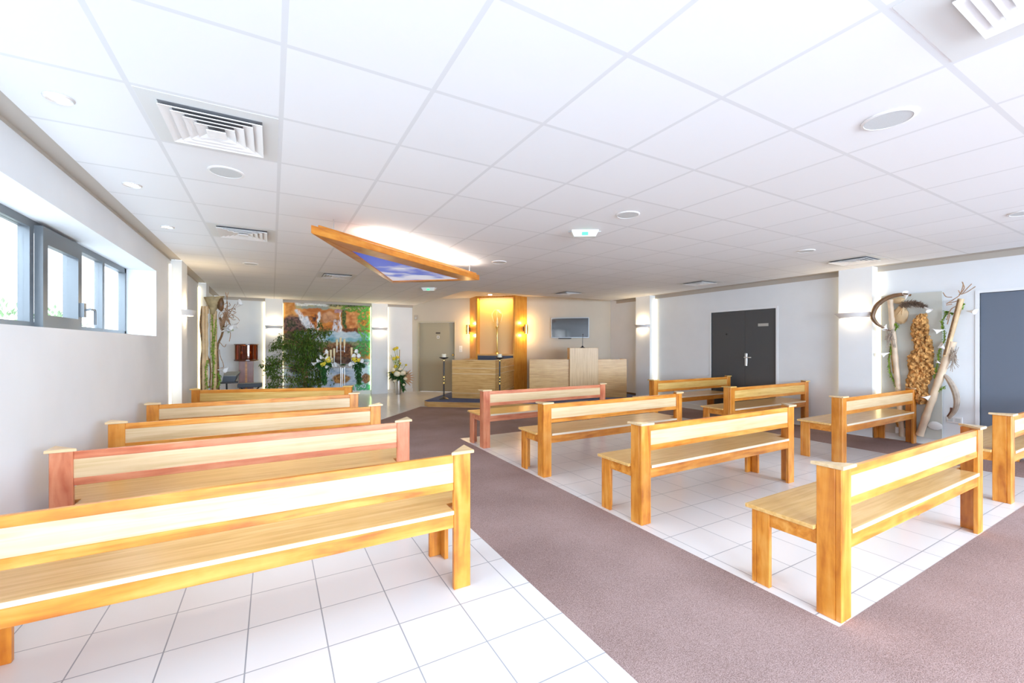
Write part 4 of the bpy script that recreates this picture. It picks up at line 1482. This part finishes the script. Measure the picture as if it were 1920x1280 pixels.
tk = MB()
for k in range(3):
    a = k * 2.1
    pts = []
    base_ = Vector((0, 0, 0.3))
    tip = fz(620 + 40 * k, 560 + 30 * k)
    for s_ in range(9):
        f_ = s_ / 8
        q = base_.lerp(tip, f_) + Vector((math.cos(a + f_ * 9), math.sin(a + f_ * 9), 0)) * 0.035 * (1 - 0.4 * f_)
        pts.append(q)
    tk.tube(pts, [0.022 - 0.0016 * s_ for s_ in range(9)], 7)
tk.build('trunk', M['trunk'], t, smooth=True)
CL = [(700, 520, 230, 110, 210), (620, 640, 220, 110, 260), (780, 620, 190, 130, 230), (690, 760, 220, 110, 250), (830, 780, 160, 110, 170), (560, 860, 150, 110, 90), (720, 920, 230, 100, 230), (850, 960, 130, 130, 130), (250, 840, 130, 80, 150), (200, 930, 110, 80, 110), (260, 1040, 130, 110, 130), (440, 760, 110, 70, 90), (560, 1080, 190, 120, 200), (760, 1100, 190, 100, 200), (400, 620, 110, 70, 80), (310, 600, 90, 60, 60), (240, 640, 60, 40, 35), (310, 520, 35, 50, 25), (840, 440, 140, 60, 90), (720, 420, 60, 40, 40), (960, 430, 60, 50, 35), (850, 340, 25, 50, 18), (560, 450, 120, 60, 80), (160, 1180, 70, 60, 30), (240, 1170, 70, 70, 45), (860, 1080, 80, 90, 60), (70, 885, 35, 25, 10)]
lf = MB()
br = MB()
for (zx, zy, rx, ry, n) in CL:
    c0 = fz(zx, zy)
    tgt = fz(640 + rnd.uniform(-60, 60), max(zy + 60, 640))
    br.tube(smoothline([tgt, tgt.lerp(c0, 0.5) + Vector((0, 0, 0.06)), c0], 4), 0.008, 5)
    for k in range(int(n * 1.5)):
        p = fz(zx + rnd.gauss(0, rx * 0.5), zy + rnd.gauss(0, ry * 0.5), rnd.uniform(-0.40, 0.20) * min(1, rx / 150))
        lf.leaf(p, (rnd.uniform(-1, 1), rnd.uniform(-1, 1), rnd.uniform(-1.2, 0.2)), (0, 0, 1), rnd.uniform(0.06, 0.10), 0.032)
lf.build('foliage', M['leaf'], t)
br.build('branch', M['trunk'], t)

# ------------------------------------------------------------------ lantern on a pedestal, keyboard, music stand
LY = 11.85
pc = Vector((atY(462, 690, LY).x, LY, 0))
t = thing('wooden_pedestal', 'reddish brown pedestal column with a lighter central rib', 'pedestal', pc)
MB().box(-0.145, 0.145, -0.10, 0.10, 0, 0.985).build('column', M['mahog'], t, bevel=0.004)
MB().box(-0.02, 0.02, -0.112, -0.10, 0, 0.985).build('rib', M['amber'], t)
lt = thing('wooden_lantern', 'round dark mahogany lantern case with amber glass on the pedestal', 'lantern', pc + Vector((0, 0, 0.986)))
n = 10
MB().lathe([(0.235, 0), (0.25, 0.01), (0.25, 0.03), (0.235, 0.04)], n=n * 2).lathe([(0.235, 0.37), (0.25, 0.38), (0.25, 0.395), (0.235, 0.40)], n=n * 2).build('rim', M['ebony'], lt)
for k in range(n):
    a = 2 * PI * (k + 0.5) / n + 0.08
    MB().tube([(0.225 * math.cos(a), 0.225 * math.sin(a), 0.04), (0.225 * math.cos(a), 0.225 * math.sin(a), 0.37)], 0.016, 6).build('mullion', M['ebony'], lt)
MB().lathe([(0.212, 0.04), (0.212, 0.37)], n=n * 2, cap=False).build('glass_pane', M['glass_dark'], lt)
MB().lathe([(0.15, 0.05), (0.15, 0.36)], n=20).build('core', M['mahog'], lt)
for sx in (-0.085, 0.085):
    MB().blob((sx, -0.165, 0.20), 0.022, rough=0, sz=1.5).build('bright_spot', M['candle'], lt, smooth=True)  # pale blobs put in for bright spots reflecting in the glass

ky = Vector((atY(468, 722, 11.5).x, 11.5, 0))
t = thing('keyboard', 'low dark electronic keyboard on a stand before the wooden pedestal', 'keyboard', ky)
kz = atY(468, 719, 11.35).z
MB().box(-0.23, 0.25, -0.14, 0.16, kz - 0.09, kz).build('body', M['keys'], t, bevel=0.01)
MB().box(-0.21, 0.23, -0.12, 0.14, kz, kz + 0.006).build('lit_top', M['keys_lit'], t)  # paler sheet laid on as the lit top of the body
MB().tube([(-0.18, 0, kz - 0.09), (0.2, 0, 0.01)], 0.015, 8).tube([(0.2, 0.03, kz - 0.09), (-0.18, 0.03, 0.01)], 0.015, 8).build('stand', M['black'], t)

mp_ = atY(425, 720, 10.55)
ms = Vector((mp_.x, 10.55, 0))
t = thing('music_stand', 'black music stand with a slanted desk beside the driftwood arrangement', 'music stand', ms)


def mz(px, py, dy=0):
    return atY(px, py, 10.55 + dy) - ms


MB().tube([(0, 0, 0.02), (0, 0, mz(425, 716).z)], 0.016, 8).build('pole', M['black'], t)
MB().lathe([(0.17, 0), (0.17, 0.012), (0.02, 0.03)], n=20).build('base', M['black'], t)
a0, a1, a2, a3 = mz(416, 717), mz(440, 716), mz(443, 705), mz(419, 705)
b2, b3 = mz(451, 697, 0.22), mz(420, 698, 0.22)
body = MB()
up = Vector((0, 0.16, 0))
body.add([a0, a1, a2, a3, a0 + up, a1 + up, b2, b3], [(0, 1, 2, 3), (4, 7, 6, 5), (0, 4, 5, 1), (3, 2, 6, 7), (0, 3, 7, 4), (1, 5, 6, 2)])
body.build('desk_box', M['keys'], t)
tpz = MB().add([a3 + Vector((0, 0, .002)), a2 + Vector((0, 0, .002)), b2 + Vector((0, 0, .002)), b3 + Vector((0, 0, .002)), a3 + Vector((0, 0, .014)), a2 + Vector((0, 0, .014)), b2 + Vector((0, 0, .014)), b3 + Vector((0, 0, .014))], [(0, 3, 2, 1), (4, 5, 6, 7), (0, 1, 5, 4), (1, 2, 6, 5), (2, 3, 7, 6), (3, 0, 4, 7)])
tpz.build('lit_desk_top', M['keys_lit'], t)  # paler slab standing for light on the slanted desk
sl = mz(408, 717.5)
MB().box(sl.x, mz(447, 717.5).x, -0.05, 0.2, sl.z - 0.02, sl.z + 0.012).build('tray', M['black'], t)

# ------------------------------------------------------------------ driftwood arrangement on the left wall
DY = 9.5


def lw(px, py, off=0.0):
    return atY(px, py, DY - off)


base = lw(400, 727)
t = thing('driftwood_arrangement', 'tall arrangement of bamboo, driftwood and vines in the far left corner', 'dried arrangement', (base.x, DY, 0))


def pole(mb, a, b, r, n=9, nodes=6):
    a, b = Vector(a), Vector(b)
    pts, rad = [], []
    for k in range(nodes * 4 + 1):
        f_ = k / (nodes * 4)
        pts.append(a.lerp(b, f_))
        rad.append(r * (1.10 if k % 4 == 0 else 0.97))
    mb.tube(pts, rad, n)


def gl(px):
    q_ = lw(px, 700)
    return Vector((q_.x, q_.y, 0.0))


for pa, pt_, r, mname in [(388, 574, 0.034, 'bamboo'), (403.5, 583, 0.036, 'bamboo'), (397, 586, 0.018, 'bamboo_pale'), (382, 574, 0.03, 'bamboo'), (392, 588, 0.02, 'mesh_grey')]:
    mb = MB()
    pole(mb, gl(pa), lw(pa - 1, pt_), r)
    mb.build('bamboo_pole', M[mname], t, world=True, smooth=True)
# flared bract at the top, opening towards the right
tc_ = lw(400, 569)
axis = (lw(414, 566) - lw(392, 588)).normalized()
bc = MB()
vs, fs = [], []
n = 18
prof = [(0.0, 0.05), (0.25, 0.065), (0.6, 0.13), (1.0, 0.195)]
b0 = lw(399, 589)
dv3 = lw(401.5, 556) - b0
ax = dv3.normalized()
s1_ = ax.cross(Vector((1, 0, 0))).normalized()
s2_ = ax.cross(s1_)
for f_, r in prof:
    for k in range(n):
        a = 2 * PI * k / n
        vs.append(b0 + dv3 * f_ * (1 - 0.10 * f_ * math.cos(a - 2.2)) + (s1_ * math.cos(a) + s2_ * math.sin(a) * 0.8) * r)
for i in range(3):
    for k in range(n):
        fs.append((i * n + k, i * n + (k + 1) % n, (i + 1) * n + (k + 1) % n, (i + 1) * n + k))
bc.add(vs, fs)
o = bc.build('flared_bract', M['bract'], t, world=True, smooth=True)
so = o.modifiers.new('thick', 'SOLIDIFY')
so.thickness = 0.012
b = MB().blob(lw(414, 570, 0.08), 0.10, rough=0.1, sx=0.55, sz=1.25, sy=0.6)
b.build('bract_shade', M['pod'], t, world=True, smooth=True)  # dark ellipsoid put in for the shade inside the bract's opening
dw = MB()
dw.tube(smoothline([gl(380), lw(378, 690), lw(381, 650), lw(377, 610), lw(380, 575)], 6), [0.024] * 25, 7)
dw.tube(smoothline([lw(392, 727), lw(395, 690), lw(384, 645), lw(379, 600)], 6), [0.022] * 19, 7)
dw.tube(smoothline([gl(398), lw(400, 700), lw(407, 720)], 6), [0.025] * 13, 7)
dw.tube(smoothline([gl(411), lw(409, 690), lw(408, 650), lw(416, 628), lw(419, 610), lw(412, 595)], 6), [0.018] * 31, 7)
dw.build('driftwood', M['bark'], t, world=True, smooth=True)
rnd = random.Random(8)
tw = MB()
for k in range(26):
    p0_ = lw(414, 618)
    p1_ = lw(418 + rnd.gauss(4, 4), 592 + rnd.gauss(0, 8), rnd.uniform(-.05, .12))
    p2_ = lw(428 + rnd.gauss(0, 6), 588 + rnd.gauss(0, 12), rnd.uniform(-.05, .15))
    tw.tube(smoothline([p0_, p1_, p2_, p2_ + Vector((rnd.uniform(-.05, .05), rnd.uniform(-.1, .1), rnd.uniform(-.1, .1)))], 5), 0.005, 5)
for pts in [[(411, 655), (413, 668), (418, 680), (419, 688), (413, 690)], [(411, 640), (420, 650), (424, 645)], [(415, 620), (425, 612), (432, 625), (430, 640)], [(425, 570), (426, 556), (428, 548)], [(426, 560), (423, 548)]]:
    tw.tube(smoothline([lw(*q_) for q_ in pts], 5), 0.006, 5)
tw.build('twig', M['twig'], t, world=True)
vn = MB()
for pts in [[(397, 590), (399, 630), (398, 660), (401, 690), (399, 727)], [(388, 675), (386, 700), (389, 727)], [(405, 600), (402, 640), (400, 680)], [(408, 727), (412, 710), (410, 700)]]:
    ln = smoothline([lw(*q_, 0.05) for q_ in pts], 10)
    vn.tube(ln, 0.007, 5)
    for q_ in ln:
        for k in range(2):
            vn.leaf(q_, (rnd.uniform(-1, 1), rnd.uniform(-1, 1), rnd.uniform(-1, .5)), (0, 0, 1), 0.05, 0.026)
for k in range(10):
    vn.leaf(lw(430 + rnd.gauss(0, 4), 618 + rnd.gauss(0, 4)), (rnd.uniform(-1, 1), rnd.uniform(-1, 1), rnd.uniform(-.5, .5)), (0, 0, 1), 0.09, 0.035)
vn.build('vine', M['vine'], t, world=True)
fw = MB()
for px, py, d in [(414, 622, (0.6, -.3, .3)), (418, 615, (.8, -.4, .1)), (428, 612, (1, 0, .2)), (408, 693, (.8, -.5, 0)), (440, 578, (.5, -.3, .6))]:
    fw.arum(lw(px, py, 0.08), d, 0.14, 0.06)
fw.build('arum_flower', M['petal'], t, world=True, smooth=True)

# ------------------------------------------------------------------ bamboo and cork art on the right wall
AXW = WR
t = thing('bamboo_wall_art', 'bamboo, cork bark and white lily wall art on a grey board by the grey door', 'wall art', (AXW - 0.01, 2.5, 0.0))


def rw(px, py, off=0.07):
    return atX(px, py, AXW - off)


bl, br_ = atX(1646, 600, AXW - 0.03).y, atX(1766.5, 600, AXW - 0.03).y
MB().box(AXW - 0.032, AXW - 0.014, br_, bl, 0.085, 2.085).build('backing_board', M['board'], t, world=True)
mb = MB()
pole(mb, rw(1692, 818, 0.09), rw(1669, 562, 0.09), 0.034, 10, 7)
mb.build('bamboo_pole', M['bamboo_pale'], t, world=True, smooth=True)
mb = MB()
pole(mb, rw(1724, 816, 0.10), rw(1786, 640, 0.10), 0.042, 10, 5)
mb.build('bamboo_pole', M['bamboo_pale'], t, world=True, smooth=True)
mb = MB()
for (a, b, w) in [((1772, 668), (1802, 560), 0.026)]:
    mb.tube([rw(*a, 0.12), rw(*b, 0.12)], [w, w * 1.25], 9)
mb.build('split_bamboo', M['bamboo'], t, world=True, smooth=True)
mb = MB().tube([rw(1771, 665, 0.14), rw(1798, 562, 0.14)], [0.012, 0.014], 7)
mb.build('bark_strip', M['bark'], t, world=True, smooth=True)
# wooden blocks behind the left pole
mb = MB().tube([rw(1680, 596, 0.06), rw(1696, 577, 0.06), rw(1692, 600, 0.06)], [0.035, 0.06, 0.03], 8)
mb.blob(rw(1689, 590, 0.06), 0.115, 2, rough=0.12, sx=0.4, sy=0.75, sz=1.1)
mb.blob(rw(1684, 563, 0.06), 0.075, 4, rough=0.15, sx=0.5, sy=1.0, sz=0.6)
mb.build('wood_piece', M['bamboo'], t, world=True, smooth=True)
mb = MB().tube([rw(1676, 700, 0.05), rw(1674, 655, 0.05)], [0.012, 0.03], 8)
mb.tube([rw(1694, 818, 0.05), rw(1684, 790, 0.05)], [0.02, 0.035], 8)
mb.build('bark_strip', M['cork'], t, world=True, smooth=True)
# cork bark slab: lumpy relief following its outline
OUT = [(588, 1728, 1735), (600, 1715, 1740), (612, 1708, 1742), (628, 1708, 1741), (640, 1713, 1749), (655, 1714, 1750), (668, 1703, 1752), (685, 1702, 1750), (700, 1704, 1751), (712, 1698, 1746), (722, 1698, 1738), (735, 1714, 1741), (748, 1720, 1741), (757, 1722, 1737)]
rnd = random.Random(77)
vs, fs = [], []
NU, NV = 34, 84
ysl = [o_[0] for o_ in OUT]
for j in range(NV + 1):
    yy = ysl[0] + (ysl[-1] - ysl[0]) * j / NV
    xa = float(np.interp(yy, ysl, [o_[1] for o_ in OUT])) + rnd.uniform(-1.3, 1.3)
    xb = float(np.interp(yy, ysl, [o_[2] for o_ in OUT])) + rnd.uniform(-1.3, 1.3)
    for i in range(NU + 1):
        f_ = i / NU
        edge_ = min(1, 3.2 * min(f_, 1 - f_) + 0.0) ** 0.6
        nz_ = float(fbm(np.array([f_ * 9.0]), np.array([j * 0.30]), 41, 3)[0])
        p = atX(xa + (xb - xa) * f_, yy, AXW - 0.035)
        p.x -= edge_ * (0.035 + 0.11 * nz_)
        vs.append(p)
for j in range(NV):
    for i in range(NU):
        k = j * (NU + 1) + i
        fs.append((k, k + 1, k + NU + 2, k + NU + 1))
mb = MB().add(vs, fs)
for k in range(150):
    yy = rnd.uniform(590, 755)
    xa = float(np.interp(yy, ysl, [o_[1] for o_ in OUT]))
    xb = float(np.interp(yy, ysl, [o_[2] for o_ in OUT]))
    mb.blob(rw(rnd.uniform(xa + 1, xb - 1), yy, rnd.uniform(0.09, 0.13)), rnd.uniform(0.014, 0.032), k, 7, 5, 0.3)
mb.build('cork_bark', M['cork'], t, world=True)
# curved pods
mb = MB()
ln = smoothline([rw(1708, 553, 0.10), rw(1688, 552, 0.16), rw(1664, 558, 0.21), rw(1645, 572, 0.25), rw(1636, 592, 0.26), rw(1644, 606, 0.24), rw(1656, 614, 0.18), rw(1670, 620, 0.13)], 8)
nn_ = len(ln)
mb.tube(ln, [0.008 + 0.024 * math.sin(PI * min(1, 0.1 + k / nn_)) for k in range(nn_)], 8)
mb.build('curved_pod', M['pod'], t, world=True, smooth=True)
mb = MB()
ln = smoothline([rw(1768, 700, 0.10), rw(1779, 712, 0.11), rw(1790, 732, 0.12), rw(1794, 752, 0.12), rw(1790, 770, 0.11), rw(1779, 784, 0.10)], 8)
nn_ = len(ln)
mb.tube(ln, [0.014 + 0.022 * math.sin(PI * (k / nn_) ** 0.8) for k in range(nn_)], 8)
mb.build('curved_pod', M['pod_grey'], t, world=True, smooth=True)
mb = MB()
ln = smoothline([rw(1784, 764, 0.07), rw(1783, 772, 0.07), rw(1777, 781, 0.07)], 5)
mb.tube(ln, [0.014] * len(ln), 7)
mb.build('pod_lining', M['ebony'], t, world=True)
# feathery plume
mb = MB()
for k in range(420):
    f_ = rnd.random()
    q_ = rw(1684 + 50 * f_, 573 - 6 * math.sin(f_ * PI) + 3 * f_, 0.11)
    mb.leaf(q_, (rnd.uniform(-.5, .3), -0.7 + rnd.uniform(-.5, .5), rnd.uniform(-.9, .6)), (1, 0, 0), rnd.uniform(0.05, 0.11) * (1.1 - 0.5 * f_), 0.010)
mb.build('feathery_plume', M['plume'], t, world=True)
# twigs
mb = MB()
for pts in [[(1774, 570), (1790, 560), (1800, 552), (1806, 534), (1804, 528)], [(1800, 552), (1808, 540), (1805, 530)], [(1798, 552), (1812, 548), (1829, 537)], [(1803, 552), (1814, 540), (1822, 532)], [(1800, 550), (1797, 544)], [(1776, 568), (1788, 566), (1798, 563)], [(1774, 572), (1785, 570)], [(1775, 600), (1783, 580), (1798, 572)], [(1781, 590), (1776, 608)], [(1768, 548), (1774, 556), (1785, 557)]]:
    mb.tube(smoothline([rw(*q_, 0.13) for q_ in pts], 5), 0.0055, 5)
mb.build('twig', M['twig'], t, world=True)
mb = MB()
for k in range(46):
    c_ = (1786 + rnd.gauss(0, 1.2), 668 + rnd.gauss(0, 1.5))
    mb.tube(smoothline([rw(*c_, 0.12), rw(c_[0] + rnd.uniform(-5, 7), c_[1] + rnd.uniform(-5, 6), 0.15), rw(c_[0] + rnd.uniform(-9, 12), c_[1] + rnd.uniform(-22, 26), 0.13)], 5), 0.003, 5)
mb.blob(rw(1786, 668, 0.12), 0.03, 1, rough=0.3)
mb.build('curly_tendril', M['pod_grey'], t, world=True)
mb = MB()
mb.blob(rw(1668, 632, 0.10), 0.03, 1, rough=0.3)
for k in range(46):
    c_ = (1668 + rnd.gauss(0, 1.2), 632 + rnd.gauss(0, 1.5))
    mb.tube(smoothline([rw(*c_, 0.12), rw(c_[0] + rnd.uniform(-8, 8), c_[1] + rnd.uniform(-4, 4), 0.15), rw(c_[0] + rnd.uniform(-11, 11), c_[1] + rnd.uniform(-20, 20), 0.13)], 5), 0.0028, 5)
mb.build('curly_tendril', M['pod_grey'], t, world=True)
# vines
mb = MB()
for pts in [[(1772, 583), (1774, 590), (1766, 602), (1767, 612), (1771, 625), (1770, 640), (1762, 655), (1759, 672), (1756, 690), (1752, 706)], [(1800, 562), (1806, 570), (1800, 580), (1788, 588), (1774, 583)], [(1672, 645), (1668, 668), (1667, 690), (1671, 705), (1680, 722), (1684, 730)], [(1752, 738), (1760, 732), (1772, 724)], [(1680, 606), (1682, 612), (1680, 618)]]:
    ln = smoothline([rw(*q_, 0.10) for q_ in pts], 9)
    mb.tube(ln, 0.006, 5)
    for q_ in ln[::1]:
        for k in range(2):
            mb.leaf(q_, (rnd.uniform(-1, .2), rnd.uniform(-1, 1), rnd.uniform(-1, .5)), (0, 0, 1), 0.034, 0.02)
mb.build('vine', M['vine'], t, world=True)
mb = MB().tube(smoothline([rw(1673, 640, 0.09), rw(1667, 668, 0.09), rw(1670, 700, 0.09), rw(1684, 730, 0.09)], 6), 0.010, 6)
mb.build('dark_stem', M['bark'], t, world=True)
for px, py, d in [(1698, 561, (-.4, -.2, .9)), (1733, 575, (-.3, -.6, -.5)), (1662, 608, (-.6, .1, -.9)), (1668, 661, (-.3, .95, -.35)), (1771, 618, (-.3, .95, -.2)), (1775, 657, (-.4, .5, .7)), (1748, 740, (-.4, .7, -.6)), (1812, 583, (-.3, -.9, -.1)), (1765, 682, (-.4, .6, .5))]:
    fm_ = MB().arum(rw(px, py, 0.12), d, 0.085 if py != 682 else 0.05, 0.042 if py != 682 else 0.02)
    fm_.build('arum_flower', M['petal'], t, world=True, smooth=True)
mb = MB()
q_ = atX(1753, 798, AXW - 0.05)
mb.blob(q_, 0.075, 3, 14, 9, 0.04, sx=0.22, sy=1.0, sz=0.78)
mb.build('glass_shell', M['shell'], t, world=True, smooth=True)
mb = MB().box(AXW - 0.10, AXW - 0.034, atX(1698, 810, AXW - .06).y, atX(1681, 810, AXW - .06).y, 0.10, 0.19)
mb.build('stone_block', M['base'], t, world=True)

bpy.data.objects.remove(da)
